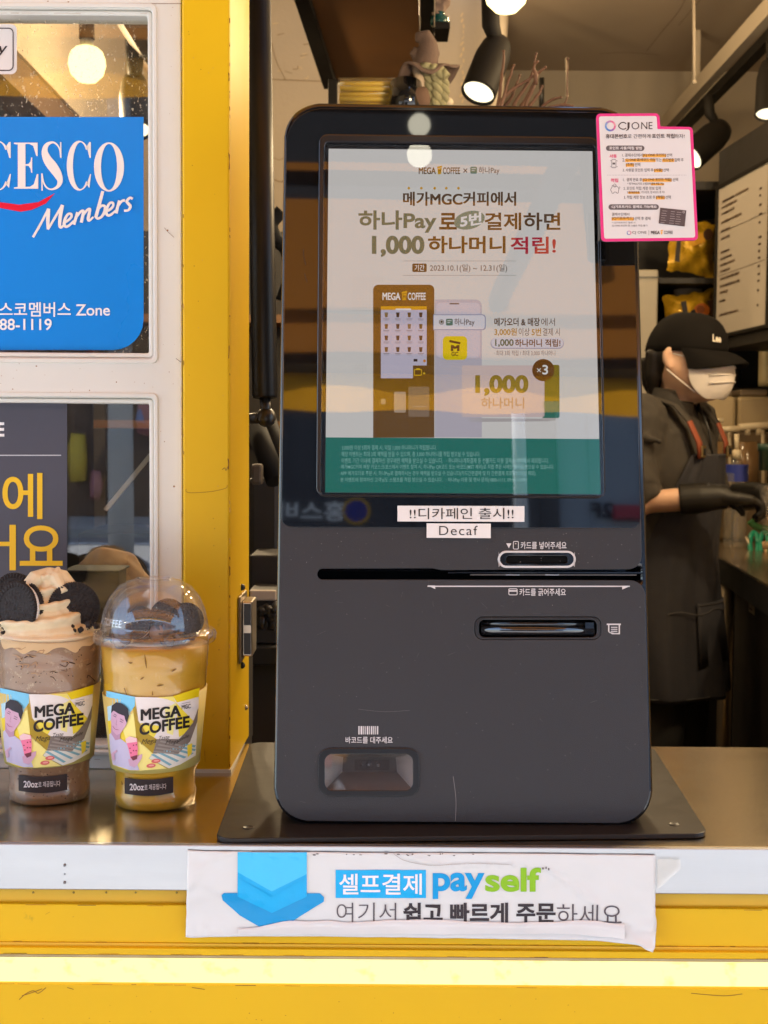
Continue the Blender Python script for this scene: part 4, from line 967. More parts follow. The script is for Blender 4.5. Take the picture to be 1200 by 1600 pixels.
for i, (x1, s_) in enumerate(((682, '· 3,000원 이상 5회차 결제 시, 익일 1,000 하나머니가 적립됩니다.'), (750, '· 해당 이벤트는 최대 3회 혜택을 받을 수 있으며, 총 3,000 하나머니를 적립 받으실 수 있습니다.'),
        (857, '· 이벤트 기간 이내에 결제하신 경우에만 혜택을 받으실 수 있습니다.   · 하나머니/계좌결제 등 선불카드 이용 결제는 혜택에서 제외됩니다.'), (865, '· 메가MGC커피 매장 키오스크/포스에서 이벤트 참여 시, 하나Pay QR코드 또는 바코드(MST 제외)로 직접 주문 시에만 혜택을 받으실 수 있습니다.'),
        (836, '· APP 메가오더로 주문 시, 하나Pay로 결제하시는 경우 혜택을 받으실 수 있습니다(카드간편결제 및 타 간편결제 프로모션 대상 제외)'), (823, '· 본 이벤트에 참여하신 고객님도 스탬프를 적립 받으실 수 있습니다.   · 하나Pay 이용 및 행사 문의(1800-1111, 09:00~18:00)'))):
    k.text(s_, 531-i*.4, 696+i*10.1, x1, 704.5+i*10.1, FT, 11, bold=.004)
k.build('display', scr)
cg = MB(); c4 = [KP.hit(*p) for p in ((505, 229), (931, 233), (943, 776), (500, 775))]
cg.add([p+K_n*.0056 for p in c4]+[p+K_n*.0066 for p in c4], [(0, 1, 2, 3)]); 
cg = MB().add([p+K_n*.0068 for p in c4], [(0, 1, 2, 3)])
gl_ = plate(KP, [rpoly([KU(506, 229), KU(930, 233), KU(942, 775.5), KU(501, 774.5)], .002)], .0054, .0058, clear('screen_glass', (.97, .97, .97), 1.5, boost=.85), 'cover_glass', scr)
# slots
def pocket(px0, py0, px1, py1, depth, m, name, parent, r=9):
    t, b = ku(rrect(px0, py0, px1, py1, r)), ku(rrect(px0+1, py0+1, px1-1, py1-1, r))
    n = len(t); mb = MB(); mb.add([KP.w(a, c, -.0015) for a, c in t]+[KP.w(a, c, -depth) for a, c in b], [(i, (i+1) % n, n+(i+1) % n, n+i) for i in range(n)]+[tuple(range(n, 2*n))], m)
    return mb.build(name, None, parent)
WI = ink((214, 210, 208))
D = Ink(KP.map())
cs = plate(KP, [ku(rrect(777.5, 860.5, 899.5, 887.5, 13.5)), ku(rrect(780, 863, 897, 885, 11.5))], .0001, .0012, mat('light_grey_rim', (.62, .60, .58), .35), 'card_slot', kiosk, bevel=.0004)
plate(KP, [ku(rrect(780.2, 863.2, 896.8, 884.8, 11)), ku(rrect(791, 868.5, 887, 880.5, 5))], -.0012, .0004, m_blackg, 'slot_mouth', cs, bevel=.0004)
pocket(783, 863.5, 894, 884.5, .0021, mat('deep_black', (.003, .003, .003), .6, var=0, spec=.1), 'slot_recess', cs)
# swipe channel: two lips and a dark floor
sw = MB(); pts = [KU(496, 888.5), KU(1012, 889.5), KU(1012, 906.5), KU(496, 905.5)]
sw.add([KP.w(a, b, -.030) for a, b in pts], [(0, 1, 2, 3)], mat('deep_black', (.004, .004, .004), .5))
sw = sw.build('swipe_slot', None, kiosk)
MB().prism([KU(700, 893.5), KU(1004, 894), KU(1004, 896), KU(700, 895.8)], lambda a, b, t: KP.w(a, b, t), -.0019, -.0006, m_rim).prism([KU(735, 897.2), KU(995, 897.6), KU(995, 899.2), KU(735, 898.8)], lambda a, b, t: KP.w(a, b, t), -.0019, -.0009, mat('grey_lip', (.10, .095, .09), .3)).build('slot_lip', None, sw)
mb = MB()
for x in (790, 852): mb.prism([KU(x, 897.4), KU(x+22, 897.5), KU(x+22, 899), KU(x, 898.9)], lambda a, b, t: KP.w(a, b, t), -.0008, -.0006, mat('metal_glint', (.6, .58, .55), .25, 1))
mb.build('contact', None, sw)
pr = plate(KP, [ku(rrect(742, 964, 939, 999, 12.5)), ku(rrect(748.5, 968.5, 933, 995.5, 9))], -.010, -.0003, m_black, 'receipt_slot', kiosk, bevel=.0006)
pocket(741.5, 963.5, 939.5, 999.5, .016, mat('deep_black', (.004, .004, .004), .5), 'slot_recess', pr)
a, b = KP.hit(752, 984.5)-K_n*.006, KP.hit(930, 985.5)-K_n*.006
MB().tube([a, b], .0044, mat('smoked_bar', (.012, .012, .013), .05, spec=.9), n=24).build('roller', None, pr)
a, b = KP.hit(752, 974)-K_n*.007, KP.hit(930, 975)-K_n*.007
MB().tube([a, b], .0028, m_rim, n=16).build('tear_bar', None, pr)
MB().obox(KP.hit(922, 981)-K_n*.004, KP.u, KP.v, K_n, .0035, .0045, .002, m_blackg).build('slot_cheek', None, pr)
# barcode reader
er = plate(KP, [ku(rrect(497.5, 1168.5, 655, 1244, 19)), ku(rrect(507.5, 1178, 645, 1234.5, 12))], -.0002, .0016, mat('satin_black', (.012, .012, .013), .28), 'barcode_reader', kiosk, bevel=.0006)
o4 = [(507, 1177), (646, 1177), (646, 1235.5), (507, 1235.5)]; i4 = [(536, 1188), (620, 1188), (622, 1212), (534, 1212)]
A = [KP.hit(*p)-K_n*.0022 for p in o4]; B = [KP.hit(*p)-K_n*.030 for p in i4]
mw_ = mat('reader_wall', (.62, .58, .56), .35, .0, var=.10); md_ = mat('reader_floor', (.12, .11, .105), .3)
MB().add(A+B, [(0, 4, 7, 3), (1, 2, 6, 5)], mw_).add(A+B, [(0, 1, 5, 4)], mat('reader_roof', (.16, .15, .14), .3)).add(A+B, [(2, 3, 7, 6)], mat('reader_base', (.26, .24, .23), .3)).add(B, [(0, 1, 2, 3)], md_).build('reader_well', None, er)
mb = MB()
c = [KP.hit(*p)-K_n*.0285 for p in ((554, 1192), (610, 1192), (610, 1209), (554, 1209))]
mb.add(c, [(0, 1, 2, 3)], mat('scan_window', (.10, .09, .09), .06, spec=.8))
for x, y, r in ((566, 1200, .0012), (577, 1199, .0022), (592, 1200, .0018)): mb.ball(KP.hit(x, y)-K_n*.0275, r, mat('tiny_lens', (.25, .24, .25), .08, .4), n=10)
mb.build('scan_engine', None, er)
plate(KP, [ku(rrect(507, 1177.5, 645.5, 1235, 12))], -.0012, -.0008, clear('scuffed_window', (.85, .83, .82), 1.6, boost=1.4, dirt=(.6, .58, .55), dirt_amt=.25, dscale=500, thresh=.70, haze=.012), 'reader_glass', er)
E = D
# printed marks
D.poly([(791, 849), (799, 849), (795, 856.5)], WI); D.frame(801.5, 845.5, 810.5, 858.5, 2.2, 1.1, WI); D.rect(804.5, 849, 806.6, 850.2, WI, 2)
D.text('카드를 넣어주세요', 813.5, 846.5, 885, 858, WI, bold=.010)
D.rect(668, 915.2, 984, 917, WI); D.poly([(668, 914.6), (680, 920.5), (680, 915)], WI, 2); D.poly([(984, 916), (972, 921.2), (972, 915.4)], WI, 2)
D.frame(794.5, 919.5, 808.5, 930, 2, 1.1, WI); D.rect(794.8, 922.2, 808, 924.4, WI, 2); D.text('카드를 긁어주세요', 811.5, 919.5, 884, 931, WI, bold=.010)
D.rect(948, 974.4, 970, 976.6, WI); D.poly([(950, 976), (952, 976), (952, 989), (966.5, 989), (966.5, 976), (968.5, 976), (968.5, 991), (956, 991), (950, 986.5)], WI, 2)
for y in (979.5, 982.6, 985.7): D.rect(954.5, y, 964.5, y+1.3, WI, 2)
x = 560
for w in (2.6, 4, 2, 1.4, 3.2, 1.6, 3, 2.2, 1.6, 2.6): D.rect(x, 1134.5, x+w*.72, 1147.5, WI); x += w*.72+1.5
D.text('바코드를 대주세요', 540, 1151, 613.5, 1161.5, WI, bold=.010)
D.build('printed_mark', kiosk)
S = Ink(KP.map()); sc_ = ink((128, 122, 120))
for p in ([(708, 1213), (711, 1235), (712.5, 1255), (711.5, 1283)], [(560, 1108), (600, 1112), (640, 1110)]): S.stroke(p, .8 if p[0][0] > 600 else .25, sc_, 1)
for i in range(170):
    x, y = random.uniform(445, 1005), random.choice([random.uniform(912, 1270), random.uniform(832, 884)]); S.poly(ell(x, y, random.uniform(.25, .75), random.uniform(.25, .65), 6), random.choice([sc_, ink((104, 98, 96))]), 1)
for i in range(26):
    x, y = random.uniform(450, 1000), random.choice([random.uniform(912, 1270), random.uniform(906, 960)]); S.stroke([(x, y), (x+random.uniform(-14, 14), y+random.uniform(-9, 9))], .22, ink((104, 98, 96)), 1, sm=0)
GS = Ink(KP.map(), base=7); gs_ = ink((52, 50, 52))
for i in range(60):
    x, y = random.choice([(random.uniform(446, 494), random.uniform(200, 815)), (random.uniform(948, 992), random.uniform(400, 815)), (random.uniform(450, 985), random.uniform(782, 820)), (random.uniform(460, 930), random.uniform(176, 208))]); GS.poly(ell(x, y, random.uniform(.25, .7), random.uniform(.25, .6), 6), gs_, 1)
GS.stroke([(474, 390), (475, 402), (478, 415)], .8, gs_, 1); GS.stroke([(476, 428), (480, 442)], .6, gs_, 1)
GS.build('dust', kiosk)
S.build('scratch', kiosk)
# neck behind the body, down to the plate
pb = KP.w(0, 0, -.03); 
MB().box(-.05, .19, 1.045, 1.115, CZ+.0046, CZ+.03, m_black).box(-.02, .16, 1.10, 1.19, CZ+.0046, CZ+.26, m_black).build('stand', None, kiosk, bevel=.003)

# ------------------------------------------------------------------ label tapes on the kiosk
m_tape = mat('white_label_tape', (.80, .77, .73), .4, var=.02)
for (x0, y0, x1, y1), words, lab in (((621, 790.5, 819, 815), ((640, 794, 802, 811.5, '!!디카페인 출시!!'),), 'wide white label tape with Korean words below the kiosk screen'),
                                      ((666.5, 818, 766.5, 840.5), ((686, 822, 746, 836.5, 'Decaf'),), 'short white label tape reading Decaf under the wider tape')):
    t = thing('label_tape', KP.hit((x0+x1)/2, (y0+y1)/2, .002), lab, 'label')
    plate(KP, [ku([(x0, y0), (x1, y0+.6), (x1, y1+.6), (x0, y1)])], .0013, .0017, m_tape, 'tape', t)
    k = Ink(KP.map(), base=8)
    for a, b, c, d, s_ in words: k.text(s_, a, b, c, d, ink((30, 28, 30)), 1, bold=-.006 if s_ == 'Decaf' else 0, spacing=1.15 if s_ == 'Decaf' else 1.0)
    k.build('lettering', t)

# ------------------------------------------------------------------ pink bordered notice board
NP = Plane(at_y(1010, 280, 1.070), (.03, -1, .06))
nb = thing('notice_card', NP.o, 'white step-cornered notice card with a bright pink border fixed to the kiosk', 'notice')
def nc(x, y): return (920+x/6.667, 170+y/6.667)
outl = [nc(73, 50), nc(735, 46), nc(745, 183), nc(1083, 188), nc(1140, 1372), nc(128, 1385)]
plate(NP, [rpoly([NP.uv(*p) for p in outl], [.004, .004, .0012, .004, .004, .004])], -.0018, 0, mat('card_back', (.10, .09, .09), .5), 'card', nb, bevel=.0003)
inn = [nc(104, 80), nc(706, 76), nc(714, 213), nc(1052, 217), nc(1108, 1342), nc(160, 1354)]
k = Ink(NP.map())
k.poly(rpoly([nc(74.5, 51.5), nc(734, 47.5), nc(744, 184.5), nc(1082, 189.5), nc(1138.5, 1371), nc(129, 1383.5)], [6, 6, 1.5, 6, 6, 6]), mat('hot_pink', (.80, .035, .22), .35, var=.03), .6)
k.poly(rpoly(inn, [3, 3, 1, 3, 3, 3]), mat('notice_paper', (.74, .69, .65), .45, var=.02), 1.3)
dg, pk, og, g2 = ink((74, 60, 58)), ink((222, 60, 110)), ink((244, 176, 76)), ink((108, 98, 96))
def T(s_, x0, y0, x1, y1, c, L=3, **kw): k.text(s_, *nc(x0, y0), *nc(x1, y1), c, L, **kw)
cx, cy = nc(223, 180)
for i in range(8):
    cc = [(214, 110, 150), (150, 120, 180), (90, 130, 190), (110, 150, 200), (140, 160, 200), (190, 140, 180), (220, 120, 150), (230, 150, 160)][i]
    o1 = ell(cx, cy, 8.6, 8.6, 6, i*45, i*45+45.5); i1 = ell(cx, cy, 5.6, 5.6, 6, i*45, i*45+45.5); k.poly(o1+i1[::-1], ink(cc), 2)
k.stroke([nc(388, 158), nc(366, 144), nc(336, 148), nc(313, 170), nc(313, 190), nc(336, 210), nc(366, 214), nc(388, 202)], 1.5, dg, 2); k.poly([nc(402, 142), nc(424, 142), nc(424, 195), nc(412, 222), nc(388, 232), nc(385, 228), nc(402, 212)], dg, 2)
k.holes([ell(*nc(484, 178), 6.0, 5.7, 28), ell(*nc(484, 178), 4.5, 4.3, 28)], dg, 2)
T('NE', 545, 140, 662, 213, dg, 2)
T('휴대폰번호', 174, 265, 400, 312, dg, bold=.02); T('로 간편하게', 404, 265, 640, 310, dg); T('포인트 적립', 656, 262, 890, 310, dg, bold=.02); T('하자!', 893, 264, 996, 310, dg)
def pill(x0, y0, x1, y1, s_, tx0, tx1):
    k.rr(*nc(x0, y0), *nc(x1, y1), 4.2, g2, 2); T(s_, tx0, y0+12, tx1, y1-12, ink((236, 226, 220)), 4, bold=.02)
pill(178, 384, 578, 440, '포인트 사용/적립 방법', 210, 550)
pill(204, 996, 728, 1053, 'CJ기프트카드 결제도 가능해요', 234, 705)
T('사용', 214, 475, 290, 514, pk, bold=.02); T('적립', 226, 728, 304, 768, pk, bold=.02)
def line(parts, y0, y1):
    for x0, x1, s_, hl in parts:
        if hl: k.rect(*nc(x0-4, y0+8), *nc(x1+4, y1+4), og, 2)
        T(s_, x0, y0, x1, y1, dg if not hl else ink((90, 60, 40)), 3, bold=.012 if hl else 0)
line([(346, 558, '1. 결제수단에서', 0), (564, 800, '[CJ ONE 포인트]', 1), (808, 866, '선택', 0)], 467, 502)
line([(348, 372, '2.', 0), (382, 690, 'CJ ONE 앱 바코드 리딩', 1), (700, 756, '또는', 0), (768, 884, '카드번호', 1), (892, 985, '입력 후', 0)], 516, 552)
line([(388, 466, '[조회]', 1), (476, 534, '선택', 0)], 566, 602)
line([(352, 670, '3. 사용할 포인트 입력 후', 0), (682, 764, '[사용]', 1), (774, 830, '선택', 0)], 622, 658)
x = 190
while x < 1020: k.rect(*nc(x, 690), *nc(x+8, 694), ink((160, 150, 146)), 2); x += 16
line([(356, 552, '1.  결제 완료 후', 0), (562, 858, '[CJ ONE 포인트 적립]', 1), (872, 928, '선택', 0)], 722, 758)
line([(398, 645, '* 메가MGC커피 스탬프와', 0), (650, 780, '중복 적립 가능', 1)], 770, 795)
line([(360, 748, '2. 포인트 적립 계정 정보 입력', 0)], 812, 848)
line([(398, 410, '*', 0), (414, 526, '휴대폰번호', 1), (534, 788, ', 카드번호, 앱 바코드 중 택1', 0)], 858, 884)
line([(364, 690, '3. 적립 계정 정보 조회 후', 0), (702, 786, '[적립]', 1), (796, 852, '선택', 0)], 905, 942)
line([(238, 420, '결제수단에서', 0)], 1084, 1116); line([(240, 464, '[CJ기프트카드]', 1), (474, 640, '선택 후 결제', 0)], 1126, 1162)
line([(240, 482, '* CJ기프트카드 결제 시', 0)], 1178, 1200); line([(240, 610, 'CJ ONE 포인트 및 스탬프 적립 불가', 0)], 1208, 1232)
# phone icon, pig icon, gift card
k.frame(*nc(236, 528), *nc(284, 618), 1.5, .7, g2, 2); k.rect(*nc(246, 562), *nc(274, 582), g2, 2); k.rect(*nc(246, 606), *nc(274, 609), g2, 2)
k.stroke([nc(222, 545), nc(234, 538)], .6, g2, 2); k.stroke([nc(288, 538), nc(298, 548)], .6, g2, 2); k.stroke([nc(222, 600), nc(234, 608)], .6, g2, 2); k.stroke([nc(288, 608), nc(298, 600)], .6, g2, 2)
k.stroke([nc(*p) for p in ((240, 818), (226, 845), (236, 862), (242, 880), (258, 880), (262, 870), (284, 870), (290, 880), (304, 878), (308, 855), (312, 838), (302, 818), (280, 806), (255, 808), (244, 800))], .7, g2, 2, closed=True); k.stroke([nc(*p) for p in ((268, 784), (285, 800), (270, 818), (254, 802))], .6, g2, 2, closed=True); k.stroke([nc(312, 835), nc(322, 822), nc(318, 812)], .6, g2, 2)
k.poly([nc(742, 1032), nc(1014, 1060), nc(996, 1228), nc(726, 1196)], ink((92, 76, 74)), 3)
for j in range(6):
    for i, x in enumerate((760, 850, 912)): k.stroke([nc(x+random.uniform(-3, 5)-j*3, 1065+j*24+i*7), nc(x+random.uniform(40, 55)-j*3, 1069+j*24+i*7)], .55, ink((180, 166, 160)), 4, sm=0)
k.stroke([nc(*p) for p in ((975, 1078), (985, 1068), (996, 1078), (986, 1090))], .6, ink((200, 190, 186)), 4, closed=True)
for i in range(6):
    cx, cy = nc(418, 1293); o1 = ell(cx, cy, 3.5, 3.4, 5, i*60, i*60+60.5); i1 = ell(cx, cy, 2.4, 2.3, 5, i*60, i*60+60.5); k.poly(o1+i1[::-1], ink([(220, 110, 150), (150, 120, 180), (90, 130, 190), (140, 150, 200), (200, 130, 170), (226, 120, 140)][i]), 2)
T('CJ ONE', 452, 1275, 600, 1310, dg, 2); k.rect(*nc(622, 1264), *nc(626, 1318), ink((150, 142, 138)), 2); T('MEGA', 646, 1272, 738, 1308, dg, 2, bold=.03); T('COFFEE', 782, 1272, 874, 1306, dg, 2, bold=.015)
k.poly([nc(746, 1266), nc(772, 1262), nc(768, 1276), nc(748, 1280)], og, 2); k.poly([nc(748, 1284), nc(768, 1280), nc(762, 1308), nc(752, 1310)], og, 2)
k.build('print', nb)
MB().obox(NP.w(-.030, -.03, -.006), NP.u, NP.v, NP.n, .008, .02, .0042, m_black).build('clip', None, nb)

# ------------------------------------------------------------------ white banner sign on the counter edge
PP = Plane((0, .9775, 1), (0, -1, 0))
ps = thing('counter_sign', PP.hit(655, 1400), 'white peeling sign with a blue arrow and Korean lettering hung on the counter edge', 'sign')
rnd = random.Random(4)
top = [(293, 1328.5), (296, 1330)]+[(x, 1330+(x-293)*.0075+rnd.uniform(-.4, .4)) for x in range(320, 1020, 40)]+[(1024, 1336)]
bot = [(1024.5, 1380), (1025, 1440), (1022, 1442), (1021, 1470), (1017, 1481), (1006, 1478), (998, 1474), (930, 1468), (800, 1466), (640, 1464), (500, 1462.5), (400, 1462), (330, 1463), (300, 1464.5), (290, 1463), (292, 1440), (291, 1436)]
FOLDS = [smooth_path(p, 4) for p in ([(640, 1338), (660, 1345), (700, 1352), (760, 1350), (838, 1352), (872, 1368), (905, 1396), (940, 1420), (968, 1446), (985, 1462), (1010, 1478)], [(296, 1388), (306, 1372), (322, 1350), (346, 1336), (372, 1333), (480, 1336)], [(880, 1360), (905, 1380), (926, 1402), (935, 1412)], [(300, 1452), (420, 1449), (560, 1443), (760, 1441), (960, 1448)])]
_DC = {}
def sag(x, y):
    key = (round(x, 1), round(y, 1))
    if key in _DC: return _DC[key]
    d = .0009*noise.noise(Vector((x*.012, y*.02, 3)))+.0004*noise.noise(Vector((x*.05, y*.06, 8)))
    for i, f in enumerate(FOLDS):
        q = min((x-p[0])**2+(y-p[1])**2 for p in f)
        d += (.0010, .0008, .0006, .0009)[i]*math.exp(-q/14)
    d += .0040*max(0, (y-1452)/25)**2*(1+.6*noise.noise(Vector((x*.03, 1, 1))))+.004*max(0, (x-990)/34)**2*max(0, (y-1430)/40)
    _DC[key] = d; return d
def edge_at(x, pts):
    pts = sorted(pts)
    for (xa, ya), (xb, yb) in zip(pts, pts[1:]):
        if xa <= x <= xb: return ya+(yb-ya)*(x-xa)/max(1e-6, xb-xa)
    return pts[-1][1] if x > pts[-1][0] else pts[0][1]
top_ = [(293, 1328.5)]+top[2:]; bot_ = [(290.5, 1463), (300, 1464.5), (330, 1463), (400, 1462), (500, 1462.5), (640, 1464), (800, 1466), (930, 1468), (998, 1474), (1006, 1478), (1017, 1481), (1021, 1472), (1024, 1442)]
NX, NY = 184, 36; vs = []
for i in range(NX+1):
    t = i/NX
    for j in range(NY+1):
        v = j/NY; xl_, xr_ = 293-2.6*v+1.0*noise.noise(Vector((v*9, 2, 2))), 1024+1.0*noise.noise(Vector((v*9, 5, 2))); x = xl_+(xr_-xl_)*t
        ya, yb = edge_at(x, top_), edge_at(x, bot_); y = ya+(yb-ya)*v; vs.append(PP.hit(x, y)+PP.n*(.0004+sag(x, y)))
fs = [(i*(NY+1)+j, i*(NY+1)+j+1, (i+1)*(NY+1)+j+1, (i+1)*(NY+1)+j) for i in range(NX) for j in range(NY)]
pan = MB().add(vs, fs, mat('sign_white', (.70, .715, .69), .30, var=.03, scale=20), True).build('panel', None, ps, weld=False); pan.modifiers.new('s', 'SOLIDIFY').thickness = .0007
k = Ink(lambda x, y, off: PP.hit(x, y)+PP.n*(.0004+sag(x, y)+off), cut=6., base=1.4, cuty=6.)
cy, cy2, cd = ink((0, 176, 236), .3), ink((70, 200, 246), .3), ink((0, 152, 214), .3)
k.rect(371.5, 1331, 479.5, 1402, cy, 1); k.poly([(371.5, 1331), (479.5, 1332), (479.5, 1365), (425, 1392), (371.5, 1362)], cy2, 2)
k.poly([(346.5, 1398), (350, 1394.5), (371, 1394.5), (371.5, 1400), (425, 1424), (479.5, 1400), (480, 1395), (500, 1395), (506.5, 1401), (506, 1408), (470, 1430), (447, 1446), (432, 1450), (410, 1450), (375, 1430), (348, 1406)], cd, 2)
k.poly([(371.5, 1370), (425, 1400), (479.5, 1370), (479.5, 1400), (425, 1426), (371.5, 1400)], cy, 3)
k.rect(524.5, 1358.5, 665.5, 1402.5, cy, 1); k.text('셀프결제', 530, 1364, 659, 1397, Wb, 2, bold=.012)
k.text('pay', 676, 1363, 757, 1404, ink((0, 158, 222)), 1, bold=.03); k.text('self', 758, 1355, 845, 1393, ink((142, 196, 36)), 1, bold=.03)
gk = ink((92, 86, 90))
for x, y in ((848, 1356), (853, 1355), (857, 1357)): k.poly(ell(x, y, 1.2, 2, 8), gk, 1)
k.text('여기서', 526, 1410, 619, 1440, gk, 1, bold=-.008); k.text('쉽고 빠르게 주문', 630, 1410, 868, 1442, ink((54, 48, 52)), 1, bold=.03); k.text('하세요', 870, 1412, 971, 1446, gk, 1, bold=-.004)
k.build('lettering', ps)
# peeled film: a wavy cream strip curling over the lower line, and the loose right corner
m_film = mat('peeled_film', (.73, .725, .70), .25, var=.05, scale=30, bump=.1)
N = 60; vs = []; 
for i in range(N+1):
    x = 372+(975-372)*i/N; yt = 1441-4*math.sin(i*.11)+1.5*noise.noise(Vector((i*.2, 0, 0)))*3-(0 if 560 < x < 900 else 0)+(x-372)*.004
    yt = yt+8*max(0, (470-x)/100)-7*max(0, min(1, (x-590)/60))*max(0, min(1, (975-x)/40)); yb = 1458+1.5*noise.noise(Vector((i*.3, 5, 0)))+max(0, (x-900)/75)*8
    for t, off in ((0, .0012), (.10, .0024), (.5, .0018), (1, .0010)): vs.append(PP.hit(x, yt+(yb-yt)*t)+PP.n*(off+sag(x, yt+(yb-yt)*t)+.0006))
fs = [(i*4+j, i*4+j+1, i*4+4+j+1, i*4+4+j) for i in range(N) for j in range(3)]
MB().add(vs, fs, m_film, True).build('peeled_strip', None, ps)
k = Ink(lambda x, y, off: PP.hit(x, y)+PP.n*(.0006+sag(x, y)+off), base=3)
k.stroke([(615, 1333), (634, 1344), (676, 1351), (740, 1348), (800, 1350)], .8, ink((176, 168, 162)), 1)
for i in range(16):
    x = rnd.uniform(480, 740); k.poly(ell(x, 1332+x*.003+rnd.uniform(-1, 2.5), rnd.uniform(.8, 3), rnd.uniform(.5, 1.2), 8), ink((96, 86, 80)), 1)
k.build('crease', ps)
tp = thing('clear_tape', at_y(1042, 1362, .977), 'torn scrap of clear tape at the right end of the white sign', 'tape')
vs = []; N = 8
for i in range(N+1):
    x = 1027+36*i/N
    for j in range(4): vs.append(at_y(x, 1342+j*16*(1-.085*i)+3*noise.noise(Vector((i*.6, j, 2))), .977)+Vector((0, -.0012*noise.noise(Vector((i*.9, j*1.3, 9)))-.0008, 0)))
MB().add(vs, [(i*4+j, i*4+j+1, i*4+5+j, i*4+4+j) for i in range(N) for j in range(3)], clear('tape_film', (.93, .90, .86), 1.5, boost=2, haze=.10), True).build('strip', None, tp)

# ------------------------------------------------------------------ inside the shop
def P3(x, y, d): return at_y(x, y, d)
struct('inner_floor', MB().box(-2.6, 2.6, 1.32, 6.2, -.1, .0), m_floor)
m_lite = mat('beige_paint', (.52, .44, .33), .8, var=.06, scale=4, bump=.25)
def wall(name, mb, m, lab):
    o = mb.build(name, m); tag(o, lab, 'wall'); o['kind'] = 'structure'; return o
wall('back_wall', MB().box(-2.6, 2.6, 6.0, 6.2, 0, 3.7), m_wall, 'tan plastered back wall of the shop')
wall('left_wall', MB().box(-2.6, -2.45, 1.42, 6.0, 0, 3.7), m_wall, 'tan left wall of the shop')
wall('right_wall', MB().box(1.95, 2.1, 1.42, 6.0, 0, 3.7), m_lite, 'beige right wall of the shop')
wall('wall_pier', MB().box(-2.4, .47, 5.3, 5.98, 0, 3.6), m_wall, 'rough tan wall section behind the kiosk')
struct('ceiling', MB().box(-2.6, .47, 1.42, 6.0, 3.6, 3.75).box(.47, 2.1, 1.42, 6.0, 3.04, 3.2), m_ceil)
k = Ink(lambda x, y, off: at_y(x, y, 5.299-off*3)); ck = ink((112, 92, 66)); lc_ = ink((196, 172, 134))
for p, w in (([(424, 66), (432, 96), (446, 124)], .9), ([(424, 124), (450, 125), (504, 127)], 1.2), ([(427, 280), (440, 284), (452, 276)], 1.5), ([(424, 244), (436, 250), (444, 246)], .8)): k.stroke(p, w, ck, 1)
for i in range(14):
    x, y = random.uniform(424, 500), random.uniform(5, 130); k.stroke([(x, y), (x+random.uniform(2, 9), y+random.uniform(-3, 3)), (x+random.uniform(5, 12), y+random.uniform(-5, 5))], random.uniform(.5, 1.2), lc_ if i % 2 else ck, 1)
for y in range(20, 160, 9): k.stroke([(724+random.uniform(-2, 2), y), (722+random.uniform(-3, 3), y+6)], random.uniform(1, 3), lc_, 1)
ob = k.build('wall_crack'); ob.parent = bpy.data.objects['wall_pier']
k = Ink(lambda x, y, off: at_z(x, y, 3.0395-off*3)); 
k.stroke([(1010, 80), (1034, 50), (1060, 18), (1075, -10)], .8, ck, 1); k.stroke([(1060, 40), (1080, 16), (1100, -6)], .7, ck, 1); k.stroke([(936, 84), (980, 82), (1030, 86)], .5, ck, 1)
ob = k.build('ceiling_crack'); ob.parent = bpy.data.objects['ceiling']
pp = MB().tube([P3(775, 175, 5.0), P3(787, -20, 5.0)], .026, m_lite, n=14).build('conduit_pipe'); tag(pp, 'pale vertical pipe on the wall behind the spotlight', 'pipe')
for px, py0, py1, r, lab in ((1085, -10, 128, .004, 'thin pale rod hanging from the ceiling above the notice card'), (886, 90, 150, .003, 'thin rod hanging above the twigs')):
    pp = MB().tube([P3(px-1, py0, 3.8), P3(px, py1, 3.8)], r, m_wall, n=10).ball(P3(px, py1, 3.8), r*1.7).build('ceiling_rod'); tag(pp, lab, 'rod')
pp = MB().tube([P3(846.5, 122, 5.2), P3(846, 170, 5.2)], .010, m_black, n=10).build('black_rod'); tag(pp, 'short black rod standing behind the twigs', 'rod')
# left soffit seen through the upper pane
def LP(px, py, d): return P3(px, py, d)
a = LP(28, 80, 3.75); b = LP(0, 136, 3.75)
sf = thing('ceiling_soffit', (a.x-.3, 3.5, a.z), 'tan boxed-in soffit above the dark left cabinets, seen through the upper pane', 'soffit')
MB().box(-2.44, a.x, 1.45, 5.28, a.z, 3.58, m_lite).build('box', None, sf)
MB().box(a.x-.12, a.x-.012, 1.46, 5.27, a.z-.10, a.z-.001, mat('shaded_brown', (.14, .085, .045), .6)).build('shaded_underside', None, sf)  # brown set dark in the colour for the shade below the soffit
lcab = thing('left_cabinet', (-1.8, 3.5, 0), 'dark tall cabinets along the left wall behind the window', 'cabinet')
MB().box(-2.44, a.x-.121, 2.4, 5.2, .0, a.z-.12, m_dark).build('body', None, lcab, bevel=.004)
mb = MB()
for i in range(4): mb.box(a.x-.122, a.x-.108, 2.45+i*.69, 3.08+i*.69, .1, a.z-.16, mat('dark_door', (.026, .022, .02), .4))
mb.build('door', None, lcab)
bm_ = thing('ceiling_beam', P3(200, 60, 3.0), 'dark slanting track rail above the spotlight, seen through the upper pane', 'track rail')
a, b = P3(172, -25, 2.7), P3(262, 128, 3.3)
MB().tube([a, b], .038, mat('dark_rail', (.030, .018, .010), .5), n=4, smooth=False).build('rail', None, bm_)

